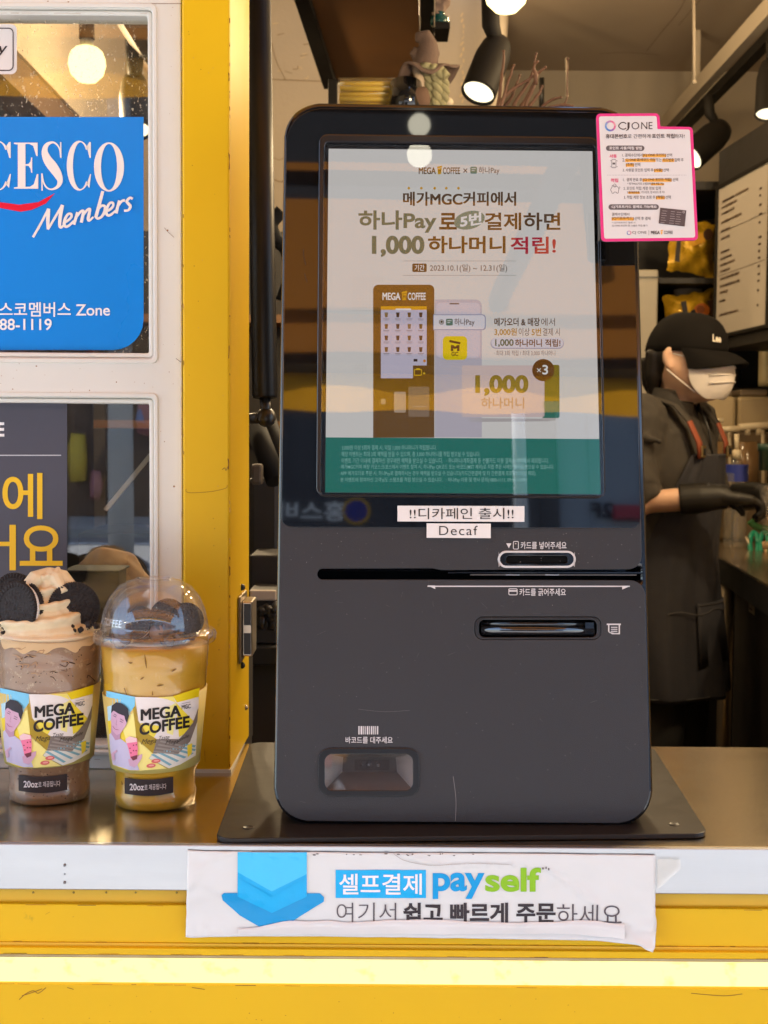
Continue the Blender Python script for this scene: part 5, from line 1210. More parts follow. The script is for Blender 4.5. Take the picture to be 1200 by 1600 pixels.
m_bulb = lampmat('bulb_glow', (1, .80, .34), 3.2/XE)
m_bulbw = lampmat('spot_glow', (1, .86, .55), 2.4/XE)
m_lampb = mat('lamp_black', (.012, .010, .008), .6, var=.2, spec=.2)
def point(loc, w, r=.05, col=(1, .74, .42)):
    l_ = bpy.data.lights.new('lamp_light', 'POINT'); l_.energy = w; l_.shadow_soft_size = r; l_.color = col
    o = bpy.data.objects.new('lamp_light', l_); COL.objects.link(o); o.location = loc; return o
LW = 1.0
def globe(px, py, dpx, d, lab, w, stem):
    c = P3(px, py, d); r = dpx/2*d/FPX
    t = thing('globe_lamp', c, lab, 'lamp', 'glowing globe lamps inside the shop')
    MB().lathe([(0, -r), (r*.5, -r*.88), (r*.86, -r*.52), (r, -.02*r), (r*.97, r*.3), (r*.84, r*.66), (r*.62, r*.86), (r*.42, r*.93)], c, m=m_bulb, n=40).build('globe', None, t)
    MB().tube([c+Vector((0, 0, r*.92)), c+Vector((0, 0, r*1.35))], r*.36, mat('frosted_neck', (.5, .45, .36), .4), n=20).tube([c+Vector((0, 0, r*1.3)), c+Vector((0, 0, r*1.34)), c+Vector((0, 0, r*2.6))], [r*.36, r*.42, r*.40], m_lampb, n=20).tube([c+Vector((0, 0, r*2.6)), c+Vector((0, 0, stem))], .004, m_lampb).build('socket', None, t)
    L = point(c+Vector((0, 0, -r-.06)), w, r); attach(L, t)
globe(136, 101, 57, 3.1, 'glowing globe lamp with a black socket seen through the upper pane', 3.6*LW, .9)
globe(791, -14, 69, 2.0, 'glowing globe lamp cut by the top of the picture above the black spotlight', .7*LW, .9)
# unseen lamps that light the shop; nearer ones added for ornaments and worker
for i, (x, y, z) in enumerate(((-.55, 4.0, 2.55), (1.0, 3.0, 2.62), (.35, 4.3, 2.85), (.95, 2.15, 2.5), (1.35, 2.5, 2.45))):
    t = thing('globe_lamp', (x, y, z), 'unseen globe lamp above the frame that lights the shop', 'lamp', 'glowing globe lamps inside the shop')
    MB().ball((x, y, z), .045, m_bulb).build('globe', None, t); MB().tube([(x, y, z+.04), (x, y, z+.12)], .02, m_lampb).build('socket', None, t)
    attach(point((x, y, z-.12), (8.5 if y == 2.5 else 4.2 if y == 2.15 else 3.4)*LW, .05), t)
def spot(lab, p_back, p_face, rpx, d, stem, w, lit=True, tilt_in=.0):
    a, b = P3(*p_back, d+.02), P3(*p_face, d-.04); r = rpx*d/FPX; ax = (b-a).normalized()
    t = thing('spotlight', (a+b)/2, lab, 'spotlight', 'black track spotlights inside the shop')
    L = (b-a).length
    MB().lathe([(0, 0), (r*.70, 0), (r*.86, L*.10), (r, L*.32), (r, L*.96), (r*1.0, L), (r*.90, L), (r*.88, L*.90)], a, ax, m_lampb, n=36).build('housing', None, t)
    MB().lathe([(r*.88, L*.955), (r*.5, L*.93), (0, L*.925)], a, ax, m_bulbw, n=36).build('lens', None, t)
    mb = MB(); pts = [P3(*q, d) for q in stem]; mb.tube(pts, [.020]*(len(pts)-1)+[.014], m_lampb, n=12); mb.build('stem', None, t)
    if w:
        l_ = bpy.data.lights.new('spot_light', 'SPOT'); l_.energy = w; l_.spot_size = R(95); l_.spot_blend = .6; l_.shadow_soft_size = .03; l_.color = (1, .76, .46)
        o = bpy.data.objects.new('spot_light', l_); COL.objects.link(o); o.location = b+ax*.01; o.rotation_euler = (-ax).to_track_quat('Z', 'Y').to_euler(); attach(o, t)
spot('black track spotlight aiming down with a lit face, above the kiosk', (779, 66), (747, 146), 27, 2.9, [(765, -30), (767, 40), (778, 72)], 9*LW)
spot('black spotlight hanging behind the upper pane next to the globe lamp', (210, 124), (213, 205), 24, 3.05, [(209, 60), (211, 100), (210, 130)], 7*LW)
spot('black track spotlight half hidden behind the notice card', (1130, 200), (1078, 246), 23, 4.9, [(1107, 150), (1109, 178), (1122, 196)], 9*LW)
spot('black track spotlight at the right edge of the picture', (1204, 100), (1200, 180), 20, 4.4, [(1206, 50), (1206, 80), (1204, 108)], 9*LW)
tr = thing('track_rail', (1.32, 5, 2.75), 'long black lighting track under a beige trunking on the right side of the ceiling', 'track rail')
MB().box(1.305, 1.345, 2.5, 5.98, 2.725, 2.762, m_lampb).build('rail', None, tr)
MB().box(1.265, 1.300, 2.5, 5.98, 2.765, 2.83, m_lite).build('trunking', None, tr)
mb = MB()
for y in (3, 4.2, 5.4): mb.box(1.27, 1.295, y, y+.03, 2.83, 3.04, m_lite)
mb.build('hanger', None, tr)

# wooden wall shelf box with black frame
ws = thing('wooden_shelf', P3(580, 60, 4.4), 'brown wooden overhead shelf board in a black frame above the kiosk', 'shelf')
m_wood = mat('brown_wood', (.20, .095, .035), .42, var=.22, scale=7, aniso=(1.2, 1.2, 14), spec=.4)
q = [(521, 131), (658, 131), (652, -40), (452, -40)]; pts = [P3(x, y, 3.55-(131-y)/171*.75) for x, y in q]
up = Vector((0, 0, .03)); MB().add(pts+[p+up for p in pts], [(0, 1, 2, 3), (7, 6, 5, 4), (0, 4, 5, 1), (1, 5, 6, 2), (2, 6, 7, 3), (3, 7, 4, 0)], m_wood).build('board', None, ws)
def strip(p0, p1, w, m, d0, d1, name, par, dep=.03):
    """bar between two measured points, w px wide"""
    a, b = P3(*p0, d0), P3(*p1, d1); mb = MB(); ax = (b-a).normalized(); wx = Vector((1, 0, 0)); wx = (wx-ax*wx.dot(ax)).normalized(); nn = ax.cross(wx)
    mb.obox((a+b)/2, wx, ax, nn, w/2*(d0+d1)/2/FPX, (b-a).length/2, dep/2, m); return mb.build(name, None, par, bevel=.002)
strip((516, 131), (462, -40), 22, m_lampb, 3.52, 2.8, 'frame_bar', ws); strip((520, 126), (520, 172), 14, m_lampb, 3.3, 3.3, 'frame_post', ws)
strip((667, 53), (668, -40), 22, m_lampb, 3.2, 2.8, 'frame_bar', ws); strip((656, 58), (655, -40), 1.6, m_lite, 3.0, 2.7, 'edge_line', ws, .004); strip((678.5, 56), (679.5, -40), 1.6, m_lite, 3.0, 2.7, 'edge_line', ws, .004)
# hidden shelf behind the kiosk carrying the ornaments
SH = 2.35; sz = P3(600, 171, SH-.045).z
hs = thing('wall_shelf', (.15, SH, sz), 'narrow dark shelf behind the top of the kiosk carrying the gnome and twigs', 'shelf')
MB().box(-.13, .34, SH-.045, SH+.10, sz-.012, sz, m_dark).build('board', None, hs)
MB().box(-.125, -.10, SH-.02, SH+.02, 0, sz-.012, m_dark).box(.30, .325, SH-.02, SH+.02, 0, sz-.012).build('leg', None, hs)
# pack of yellow straws
st = thing('straw_pack', P3(585, 150, SH+.02), 'clear-wrapped pack of yellow straws lying behind the kiosk top', 'straws')
a, b = P3(533, 130, SH), P3(634, 172, SH); r = .0052; my_ = mat('yellow_straw', (.75, .50, .05), .35)
z = sz+r; row = 0
while z < a.z-r*.4:
    for j in range(4): MB().tube([(a.x+random.uniform(-.003, .002), SH-.02+j*r*2+(row % 2)*r, z), (b.x+random.uniform(-.002, .003), SH-.02+j*r*2+(row % 2)*r, z+random.uniform(-.001, .001))], r, my_, n=8).build('straw', None, st)
    z += r*1.8; row += 1
MB().box(a.x-.004, b.x+.003, SH-.032, SH+.03, sz+.0005, a.z+.001, clear('plastic_wrap', (.96, .95, .90), 1.5, boost=2.2, dirt=(.95, .9, .7), dirt_amt=.5, dscale=70, thresh=.62, haze=.03, stretch=(.25, 1, 2.4), rough=.1)).build('wrap', None, st)
tube_ = MB().tube([P3(634, 134, SH-.03), P3(634, 181, SH-.05)], [.030, .030], m_blackg, n=20).tube([P3(622, 133, SH-.05), P3(640, 133, SH-.05)], .006, m_black).build('black_jar')
tag(tube_, 'small black jar between the straw pack and the gnome', 'jar')
# gnome doll
g = thing('gnome_doll', P3(672, 165, SH-.02), 'gnome doll with a floppy brown felt hat and a green knitted scarf', 'doll')
GD_ = SH-.02
def G(x, y, dz=0): return P3(x, y, GD_+dz)
m_felt = mat('brown_felt', (.105, .066, .050), .95, var=.18, scale=60, bump=.5, bscale=400)
m_knit = mat('green_knit', (.24, .22, .12), .95, var=.25, scale=60, bump=.5, bscale=500)
px = GD_/FPX
mb = MB().tube([G(664, 182), G(664, 140), G(662, 108)], [.022, .020, .014], n=16); fuse(mb.build('body', mat('pale_cloth', (.50, .38, .26), .9), g), .004)
mb = MB()
# brim: wavy disc, front edge dipping on the left
c = G(664, 104); vs, fs = [], []; N, M = 48, 6
for i in range(N):
    q = 2*math.pi*i/N
    for j in range(M):
        t = j/(M-1); rr = (.012+.046*t)*(1+.10*math.sin(3*q+.7)*t)
        z = -.010*t+.012*t*math.sin(3*q+2.2)+.008*t*math.sin(5*q)-(.026*t*max(0, math.cos(q-math.pi*1.0)))
        vs.append(c+Vector((rr*math.cos(q)*1.0, rr*math.sin(q)*.75, z)))
for i in range(N):
    for j in range(M-1): fs.append((i*M+j, ((i+1) % N)*M+j, ((i+1) % N)*M+j+1, i*M+j+1))
br = MB().add(vs, fs, m_felt, True); brim = br.build('hat_brim', None, g, weld=False); s_ = brim.modifiers.new('s', 'SOLIDIFY'); s_.thickness = .004
mb = MB().tube([G(664, 106), G(668, 84), G(669, 68), G(664, 57), G(655, 58), G(654, 66)], [.024, .020, .016, .014, .011, .007], n=16).tube([G(650, 92), G(645, 84), G(650, 74)], [.006, .007, .004]).tube([G(676, 100), G(681, 84), G(680, 66)], [.006, .008, .004])
fuse(mb.build('hat_cone', m_felt, g), .003, 3)
mb = MB()
for s0 in range(3):
    for ph in (0, math.pi):
        pts = []
        for i in range(26):
            t = i/25; y = 112+t*56; x = 668+s0*11+4*math.sin(t*14+ph)+(4*math.sin(t*3)); pts.append(G(x, y, -.022-.004*math.cos(t*14+ph)+.006*abs(s0-1)))
        mb.tube(pts, .0062, n=8)
for r_ in range(2):
    pts = [G(660+i*3.2, 104+r_*6+9*(i/12)**1.4+2*math.sin(i*1.9+r_*3), -.028+.004*math.cos(i*1.9)) for i in range(13)]; mb.tube(pts, .0075, n=8)
mb.build('scarf', m_knit, g)
MB().tube([G(651, 104, -.012), G(656, 125, -.014), G(661, 146, -.012)], [.010, .009, .006], mat('pale_cloth', (.50, .38, .26), .9), n=10).build('beard', None, g)
mb = MB().ball(G(654, 156, -.03), .020, sc=(1.1, .8, 1.1)).ball(G(661, 145, -.03), .011); fuse(mb.build('shoe', mat('brown_suede', (.10, .055, .035), .9, var=.3), g), .003)
MB().ball(G(701, 160, -.01), .0085, mat('cream_pompom', (.55, .46, .32), .9)).build('pompom', None, g)
# twigs
tw = thing('dry_twigs', P3(820, 168, SH), 'bundle of bare reddish brown twigs sticking up behind the kiosk', 'twigs')
m_twig = mat('reddish_twig', (.105, .046, .026), .65, var=.25, scale=50)
mb = MB()
for p in ([(777, 172), (783, 130), (786, 100), (787, 80)], [(781, 170), (792, 135), (803, 102)], [(786, 168), (800, 150), (812, 118)], [(783, 158), (800, 140), (826, 124), (852, 105)], [(800, 168), (818, 140), (830, 118), (838, 84)], [(812, 170), (828, 142), (840, 118)], [(826, 168), (842, 146), (847, 135)], [(818, 170), (834, 136), (838, 118), (852, 106)], [(845, 168), (862, 156), (876, 152)], [(855, 168), (880, 164), (895, 166)], [(838, 120), (834, 106), (840, 96)], [(878, 168), (886, 150), (887, 92)]):
    pts = smooth_path([(x, y) for x, y in p], 4); o_ = random.uniform(-.04, .05)
    pts[0] = (pts[0][0]-1, pts[0][1]+12)
    mb = MB(); mb.tube([P3(x+random.uniform(-.7, .7), y, SH+o_) for x, y in pts], [.0036*(1-.55*i/len(pts))*random.uniform(.9, 1.15)*(.5 if p[0][0] == 878 else 1) for i in range(len(pts))], n=7)
    mb.ball(P3(*p[-1], SH+o_), .0028, n=8)
    mb.build('twig', m_twig, tw)
# two things on top of the shelf frame
t = thing('ornament', P3(690, 14, 3.0), 'small pinkish rag ornament by the top of the black shelf frame', 'ornament')
mb = MB(); rnd = random.Random(8)
for i in range(6): chunk(mb, P3(689+rnd.uniform(-7, 7), 10+rnd.uniform(-12, 14), 3.0), .013, None, i)
fuse(mb.build('cloth', mat('dusty_pink_cloth', (.26, .18, .14), .9, var=.3, scale=50), t), .003)
o = MB().lathe([(0, 0), (.019, 0), (.021, .006), (.021, .018), (.012, .024), (.012, .030), (0, .030)], P3(686, 40, 3.0), m=mat('teal_glass', (.008, .06, .055), .2), n=20).build('teal_bottle')
tag(o, 'small dark teal bottle under the pinkish ornament', 'bottle')
o = MB().box(P3(676, 0, 3.0).x, P3(702, 0, 3.0).x, 2.95, 3.05, P3(0, 42.5, 3.0).z-.012, P3(600, 42.2, 3.0).z-.0022).build('ledge', m_lampb, bevel=.002)
o.name = 'small_ledge'; tag(o, 'tiny black ledge holding the teal bottle', 'ledge')

# dark clutter in the gap between post and kiosk
cd = thing('cup_dispenser', P3(415, 720, 2.0), 'slanted black tube dispensers behind the gas strut', 'dispenser')
MB().tube([P3(398, 664, 2.0), P3(432, 752, 1.95)],   .016, mat('matt_black', (.008, .008, .008), .75, spec=.2), n=20).build('tube', None, cd); MB().tube([P3(414, 650, 2.05), P3(446, 745, 2.0)], .016, mat('matt_black', (.008, .008, .008), .75, spec=.2), n=20).build('tube', None, cd)
MB().box(P3(388, 0, 2.1).x, P3(440, 0, 2.1).x, 2.1, 2.3, .9, P3(400, 745, 2.1).z, m_dark).build('housing', None, cd, bevel=.01)
MB().box(P3(393, 0, 1.92).x, P3(410, 0, 1.92).x, 1.92, 1.95, P3(0, 755, 1.92).z, P3(0, 722, 1.92).z, mat('grey_cups', (.07, .055, .04), .6)).build('cup_stack', None, cd, bevel=.004)
hr = thing('hose', P3(434, 380, 2.2), 'coiled black hose hanging behind the strut', 'hose')
MB().tube([P3(*p, 2.2) for p in smooth_path([(440, 330), (424, 350), (432, 374), (448, 392), (452, 430), (440, 470)], 6)], .012, mat('matt_black', (.008, .008, .008), .75, spec=.2), n=10).build('tube', None, hr)
o = MB().box(P3(393, 0, 2.0).x, P3(450, 0, 2.0).x, 1.98, 2.09, P3(0, 915, 2.0).z, P3(0, 862, 2.0).z, m_dark).build('black_box', bevel=.004); tag(o, 'black box on the inner counter seen left of the kiosk', 'box')
o = MB().box(P3(391, 0, 1.9).x, P3(436, 0, 1.9).x, 1.88, 1.97, P3(0, 1000, 1.9).z, P3(0, 918, 1.9).z, m_dark).box(P3(394, 0, 1.9).x, P3(436, 0, 1.9).x, 1.872, 1.879, P3(0, 932, 1.9).z, P3(0, 916, 1.9).z, mat('paper_label', (.55, .46, .36), .7)).build('crate', bevel=.002); tag(o, 'dark crate with a pale paper label beside the steel catch', 'crate')
mb = MB()
for i in range(9): mb.tube([P3(400+random.uniform(0, 34), 936+random.uniform(0, 34), 1.86), P3(404+random.uniform(0, 30), 950+random.uniform(0, 40), 1.85)], .006, m_black, n=7)
o = mb.build('cables', mat('dark_cables', (.03, .027, .025), .5)); tag(o, 'tangle of dark cables lying on the crate', 'cables')
ic = thing('inner_counter', (-.3, 2.2, 0), 'black inner counter behind the service opening on the left', 'counter')
MB().box(-1.6, .05, 1.90, 2.5, .02, P3(0, 1000, 1.9).z-.03, m_dark).build('body', None, ic, bevel=.004); MB().box(-1.62, .07, 1.86, 2.52, P3(0, 1000, 1.9).z-.029, P3(0, 1000, 1.9).z-.001, m_black).build('top', None, ic, bevel=.003)
bc = thing('back_counter', (-.2, 4.9, 0), 'long dark back counter with shelves of small goods behind the kiosk', 'counter')
MB().box(-1.1, .95, 4.6, 5.28, .0, 1.0, m_dark).box(-1.1, .95, 5.05, 5.28, 1.0, 2.15, m_dark).build('body', None, bc)
MB().box(-1.1, .95, 4.85, 5.05, 1.38, 1.41, m_wood).box(-1.1, .95, 4.85, 5.05, 1.78, 1.81, m_wood).build('shelf', None, bc)
# paper bag and tray behind the lower pane
pb_ = thing('paper_bag', P3(190, 900, 1.42), 'crumpled brown paper bag behind the lower pane', 'bag')
mb = MB().ball(P3(172, 925, 1.46), .050, n=30, sc=(.95, .6, 1.0), fn=lambda d: 1+.16*noise.noise(d*2.4)); fuse(mb.build('sack', mat('kraft_paper', (.30, .17, .075), .8, var=.12, bump=.3), pb_), .004)
o = MB().box(P3(92, 0, 1.36).x, P3(181, 0, 1.36).x, 1.36, 1.40, P3(0, 1000, 1.36).z, P3(0, 893, 1.36).z, mat('matt_black', (.008, .008, .008), .75, spec=.2)).box(P3(90, 0, 1.355).x, P3(182, 0, 1.355).x, 1.35, 1.41, P3(0, 893, 1.36).z, P3(0, 889, 1.36).z, mat('matt_black', (.008, .008, .008), .75, spec=.2)).build('black_tray_box', bevel=.002); tag(o, 'black open box in front of the paper bag behind the lower pane', 'box')
ws_ = thing('window_shelf', (-.5, 1.4, 1.0), 'dark ledge behind the white window', 'ledge'); MB().box(-.9, -.16, 1.26, 1.56, CZ-.05, P3(0, 1000, 1.36).z, m_dark).build('board', None, ws_); MB().box(-.9, -.16, 1.50, 1.55, 0, CZ-.05, m_dark).build('panel', None, ws_)
o = MB().obox((P3(165, 797, 1.33)+P3(238, 708, 1.36))/2, P3(238, 708, 1.36)-P3(165, 797, 1.33), (0, 1, 0), (P3(238, 708, 1.36)-P3(165, 797, 1.33)).cross(Vector((0, 1, 0))), (P3(238, 708, 1.36)-P3(165, 797, 1.33)).length/2, .003, .0022, m_alu).build('metal_rod'); tag(o, 'thin slanting metal bar behind the lower pane', 'bar')

# ------------------------------------------------------------------ right side: shelves, menu board, work counter
SD = 4.8
rs = thing('shelf_cabinet', (1.45, 5.1, 0), 'dark open shelf cabinet behind the worker holding snack bags', 'cabinet')
zt = P3(1100, 285, SD).z; xr0 = P3(1030, 400, SD).x
MB().box(xr0, 1.94, 5.42, 5.46, .0, zt, m_dark).build('back_panel', None, rs); MB().box(xr0-.001, 1.94, SD-.02, 5.42, zt-.03, zt, m_dark).build('top', None, rs)
for py in (434, 521, 606): 
    z = P3(1100, py, SD).z; MB().box(xr0, 1.94, SD, 5.418, z-.022, z, m_dark).build('shelf', None, rs, bevel=.002)
MB().box(xr0, 1.94, SD+.1, 5.41, .0, .86, m_dark).build('base', None, rs)
wc = thing('white_cabinet', P3(1012, 560, 4.9), 'tall pale grey cabinet edge between the kiosk and the worker', 'cabinet')
a, b = P3(996, 421, 4.7), P3(1029, 421, 4.7); MB().box(a.x-.25, b.x, 4.7, 5.1, 0, a.z, mat('pale_grey_paint', (.40, .36, .29), .5)).build('body', None, wc, bevel=.006)
MB().box(a.x-.25, b.x, 4.695, 4.699, a.z-.03, a.z-.026, m_black).build('door_gap', None, wc)
def bag(x0, y0, x1, y1, d, lab, sd):
    a, b = P3(x0, y0, d), P3(x1, y1, d); c = (a+b)/2; w, h = abs(b.x-a.x)/2, abs(b.z-a.z)/2
    t = thing('snack_bag', Vector((c.x, d, b.z)), lab, 'snack bag', 'yellow snack bags on the shelf')
    vs, fs = [], []; N, M = 20, 16
    for s_ in (1, -1):
        for j in range(M+1):
            for i in range(N+1):
                u, v = i/N*2-1, j/M*2-1
                bul = (1-abs(u)**3)*(1-abs(v)**2.5)*.055+.004*noise.noise(Vector((u*4+sd, v*4, s_)))
                tl = .20*u*h
                vs.append(Vector((c.x+w*u*(1-.10*(1-abs(v)))+.010*noise.noise(Vector((v*3, sd, 1)))*abs(u), d-s_*bul-.02*noise.noise(Vector((u*2, v*2, sd))), c.z+h*v*(1-.12*(1-abs(u)))+tl*(1 if sd % 2 else -1)+.014*noise.noise(Vector((u*3, sd, 0)))*abs(v))))
    K = (N+1)*(M+1)
    for q in range(2):
        for j in range(M):
            for i in range(N): f = (q*K+j*(N+1)+i, q*K+j*(N+1)+i+1, q*K+(j+1)*(N+1)+i+1, q*K+(j+1)*(N+1)+i); fs.append(f if q == 0 else f[::-1])
    MB().add(vs, fs, mat('yellow_foil', (.62, .36, .02), .28, .25, var=.15, scale=20), True).build('pouch', None, t, weld=False)
    k = Ink(lambda x, y, off: Vector((c.x+w*x, d-.060-abs(off)*4, c.z+h*y)))
    if sd == 1:
        k.poly(ell(.35, .05, .30, .35, 16), ink((176, 96, 30)), 1); k.poly(ell(.30, .1, .16, .2, 12), ink((120, 60, 20)), 2); k.poly([(-.45, .45), (-.25, .5), (-.1, -.5), (-.3, -.55)], ink((36, 28, 24)), 1); k.poly([(.55, .5), (.8, .6), (.95, -.3), (.8, -.4)], ink((60, 34, 20)), 1)
    else:
        k.poly([(-.82, -.55), (-.62, -.6), (-.55, .5), (-.72, .55)], ink((40, 30, 24)), 1); k.poly([(-.3, .2), (.3, .4), (.4, .1), (-.2, -.1)], ink((210, 150, 30)), 1); k.poly(ell(.5, .35, .2, .2, 12), ink((70, 44, 24)), 1)
    k.build('print', t)
bag(1043, 340, 1118, 432, SD+.08, 'yellow snack bag leaning on the upper shelf below the notice card', 2)
bag(1036, 456, 1116, 522, SD+.08, 'yellow snack bag with a brown snack picture right above the cap', 1)
o = MB().lathe([(0, 0), (.055, 0), (.055, .05), (0, .05)], P3(1075, 466, SD+.2), m=mat('pale_lid', (.5, .42, .32), .6), n=24).build('round_tub'); tag(o, 'pale round tub behind the lower snack bag', 'tub')
# menu board on a black box
a, b = P3(1122, 297, 4.6), P3(1119, 525, 4.6); z1, z0 = a.z, b.z
mv = Vector((.037, -.44, 0)).normalized(); mn = Vector((-mv.y, mv.x, 0))*-1
if mn.x > 0: mn = -mn
MBP = Plane(Vector((a.x, 4.6, (z0+z1)/2)), mn, mv); H = (z1-z0)/2; Lb = 1.0
mbx = thing('panel_box', (1.4, 4.2, 1.7), 'black panel box on the right wall carrying the menu board', 'panel')
MB().add([MBP.w(u, v, n_) for n_ in (-.012, -.55) for u, v in ((-.03, -H-.05), (Lb+.3, -H-.05), (Lb+.3, H+.14), (-.03, H+.14))], [(0, 1, 2, 3), (7, 6, 5, 4), (0, 4, 5, 1), (1, 5, 6, 2), (2, 6, 7, 3), (3, 7, 4, 0)], m_dark).build('body', None, mbx)
mbd = thing('menu_board', MBP.w(.2, 0), 'white menu board with rows of small dark writing in a black frame', 'menu board', None)
plate(MBP, [[(-.005, -H-.012), (.505, -H-.012), (.505, H+.012), (-.005, H+.012)], [(.010, -H), (.49, -H), (.49, H), (.010, H)]], -.012, .008, m_lampb, 'frame', mbd, bevel=.002)
plate(MBP, [[(.010, -H), (.49, -H), (.49, H), (.010, H)]], -.010, .0, mat('board_white', (.58, .52, .44), .12, var=.04, scale=6, spec=.5), 'panel', mbd)
k = Ink(lambda x, y, off: MBP.w(x, y, .0015+off)); rnd = random.Random(12); d1, d2 = ink((110, 92, 76)), ink((78, 62, 54))
y = H-.075; k.rect(.05, H-.055, .17, H-.047, d2); k.rect(.18, H-.055, .30, H-.047, d1)
while y > -H+.03:
    if rnd.random() > .12:
        x = .045; e_ = rnd.uniform(.10, .24)
        while x < e_: w = rnd.uniform(.008, .024); k.rect(x, y, x+w, y+.008, d1 if rnd.random() < .7 else d2); x += w+rnd.uniform(.002, .005)
        k.rect(.40, y, .40+rnd.uniform(.012, .03), y+.007, d2)
    y -= rnd.choice([.022, .026, .03])
for yy in (.10, -.05): k.rect(.03, yy, .46, yy+.0015, d2)
k.build('writing', mbd)
# work counter
CH = 1.0
c0 = at_z(1110, 862, CH); c1 = at_z(1200, 914, CH); ed = (c1-c0); ed.z = 0; ed.normalize()
far = c0+ed*1.9; RC = thing('work_counter', (1.6, 4.6, 0), 'dark work counter with a steel top beside the worker', 'counter')
nrm = Vector((-ed.y, ed.x, 0)); nrm = nrm if nrm.x > 0 else -nrm
def slab(mb, o_, i0, i1, z0, z1, m, l0=-.001, l1=1.4):
    q = [o_+ed*l0+nrm*i0, o_+ed*l1+nrm*i0, o_+ed*l1+nrm*i1, o_+ed*l0+nrm*i1]
    vs = [Vector((p.x, p.y, z0)) for p in q]+[Vector((p.x, p.y, z1)) for p in q]
    mb.add(vs, [(0, 1, 2, 3), (7, 6, 5, 4), (0, 4, 5, 1), (1, 5, 6, 2), (2, 6, 7, 3), (3, 7, 4, 0)], m); return mb
slab(MB(), c0, 0, .62, CH-.006, CH, mat('warm_steel_top', (.45, .37, .26), .22, .9, var=.15), -.82).build('top', None, RC)
slab(MB(), c0, .0, .62, CH-.075, CH-.0065, m_black, -.82).build('apron', None, RC)
slab(MB(), c0, .06, .60, .08, CH-.076, m_dark, .12).build('body', None, RC)
lg = MB(); p = c0+ed*.02+nrm*.05; lg.tube([(p.x, p.y, 0), (p.x, p.y, CH-.076)], .022, mat('dull_steel', (.30, .24, .17), .35, .8), n=16).build('leg', None, RC)
k = Ink(lambda x, y, off: at_y(x, y, 4.05-off)); q = c0+ed*.35+nrm*.0585
k = Ink(lambda x, y, off: Vector((q.x, q.y, .86))+ed*x+Vector((0, 0, y))-nrm*off*3); k.rect(0, 0, .09, .028, ink((190, 180, 168))); k.rect(.01, .008, .06, .014, ink((80, 70, 66)), 2); k.build('label_plate', RC)
# things on it
def lathe_thing(name, px, py, d, prof, m, lab, cat, grp=None):
    t = MB().lathe(prof, P3(px, py, d), m=m, n=28).build(name); return tag(t, lab, cat, grp)
m_tank = mat('beige_tank', (.40, .31, .18), .35, var=.1, coat=.3)
for px0, px1, lab in ((1094, 1146, 'beige juice tank left of the other one, behind the worker'), (1147, 1200, 'beige juice tank nearer the picture edge, right of its twin')):
    a, b = P3(px0, 620, 4.5), P3(px1, 668, 4.5); t = thing('juice_tank', Vector(((a.x+b.x)/2, 4.55, b.z)), lab, 'juice tank', 'twin juice tanks')
    MB().box(a.x, b.x-.004, 4.45, 4.65, b.z-.01, a.z, m_tank).build('tank', None, t, bevel=.012)
    MB().box(a.x+.01, b.x-.016, 4.46, 4.64, a.z+.001, a.z+.024, mat('smoky_lid', (.16, .12, .08), .3)).build('lid', None, t, bevel=.006)
    MB().box(a.x, b.x-.004, 4.47, 4.66, CH+.001, b.z-.011, mat('tank_base', (.20, .145, .085), .4)).build('base', None, t, bevel=.01)
    MB().tube([P3(px0+20, 690, 4.44), P3(px0+20, 760, 4.44)], .040, mat('amber_column', (.22, .13, .06), .2, coat=.4), n=18).build('column', None, t)
t = thing('pipe_rack', P3(1165, 668, 4.38), 'white plastic pipe rack running in front of the juice tanks', 'pipe')
m_pvc = mat('ivory_plastic', (.62, .52, .36), .4)
MB().tube([P3(1122, 671, 4.38), P3(1155, 670, 4.38)], .011, m_pvc).tube([P3(1154, 668, 4.38), P3(1215, 664, 4.38)], .013, m_pvc).build('pipe', None, t)
MB().tube([P3(1113, 657, 4.38), P3(1130, 657, 4.38)], .008, m_pvc).build('handle', None, t)
for x in (1126, 1168, 1185): MB().tube([P3(x, 668, 4.38), P3(x, 680, 4.38)], .010, m_pvc).build('tap', None, t)
MB().tube([P3(1140, 672, 4.42), P3(1140, 690, 4.42), P3(1140, 800, 4.42)], .006, m_pvc).tube([P3(1192, 666, 4.42), P3(1192, 800, 4.42)], .006, m_pvc).build('upright', None, t)
t = thing('pump_bottle', P3(1151, 770, 4.2), 'clear syrup bottle with an ivory pump and a blue label', 'bottle')
MB().tube([P3(1151, 678, 4.2), P3(1151, 704, 4.2)], .008, m_pvc).tube([P3(1151, 703, 4.2), P3(1151, 717, 4.2)], .014, m_pvc).build('pump', None, t)
MB().lathe([(0, 0), (.034, 0), (.036, .01), (.036, P3(1151, 718, 4.2).z-CH-.045), (.030, P3(1151, 718, 4.2).z-CH-.025), (.014, P3(1151, 718, 4.2).z-CH-.01), (.014, P3(1151, 718, 4.2).z-CH)], Vector((P3(1151, 720, 4.2).x, 4.2, CH+.0005)), m=clear('bottle_plastic', (.93, .90, .82), 1.5, boost=2, haze=.08), n=28).build('bottle', None, t)
c = Vector((P3(1151, 745, 4.2).x, 4.2, P3(1151, 752, 4.2).z)); MB().lathe([(.0366, 0), (.0366, .055)], c, m=mat('blue_label', (.03, .05, .32), .4), n=28).build('label', None, t)
lathe_thing('paper_cup_stack', 1118, 611, 4.6, [(0, 0), (.024, 0), (.0185, .068), (.017, .072), (0, .072)], mat('orange_paper', (.70, .33, .02), .5), 'upside down stack of orange yellow cups beside the mask', 'cups')
lathe_thing('white_bottle', 1198, 604, 4.75, [(0, 0), (.030, 0), (.031, .02), (.031, .125), (.026, .142), (.022, .165), (.012, .172), (0, .173)], mat('cream_bottle', (.52, .43, .24), .35), 'cream white bottle standing on the dark shelf at the picture edge', 'bottle')
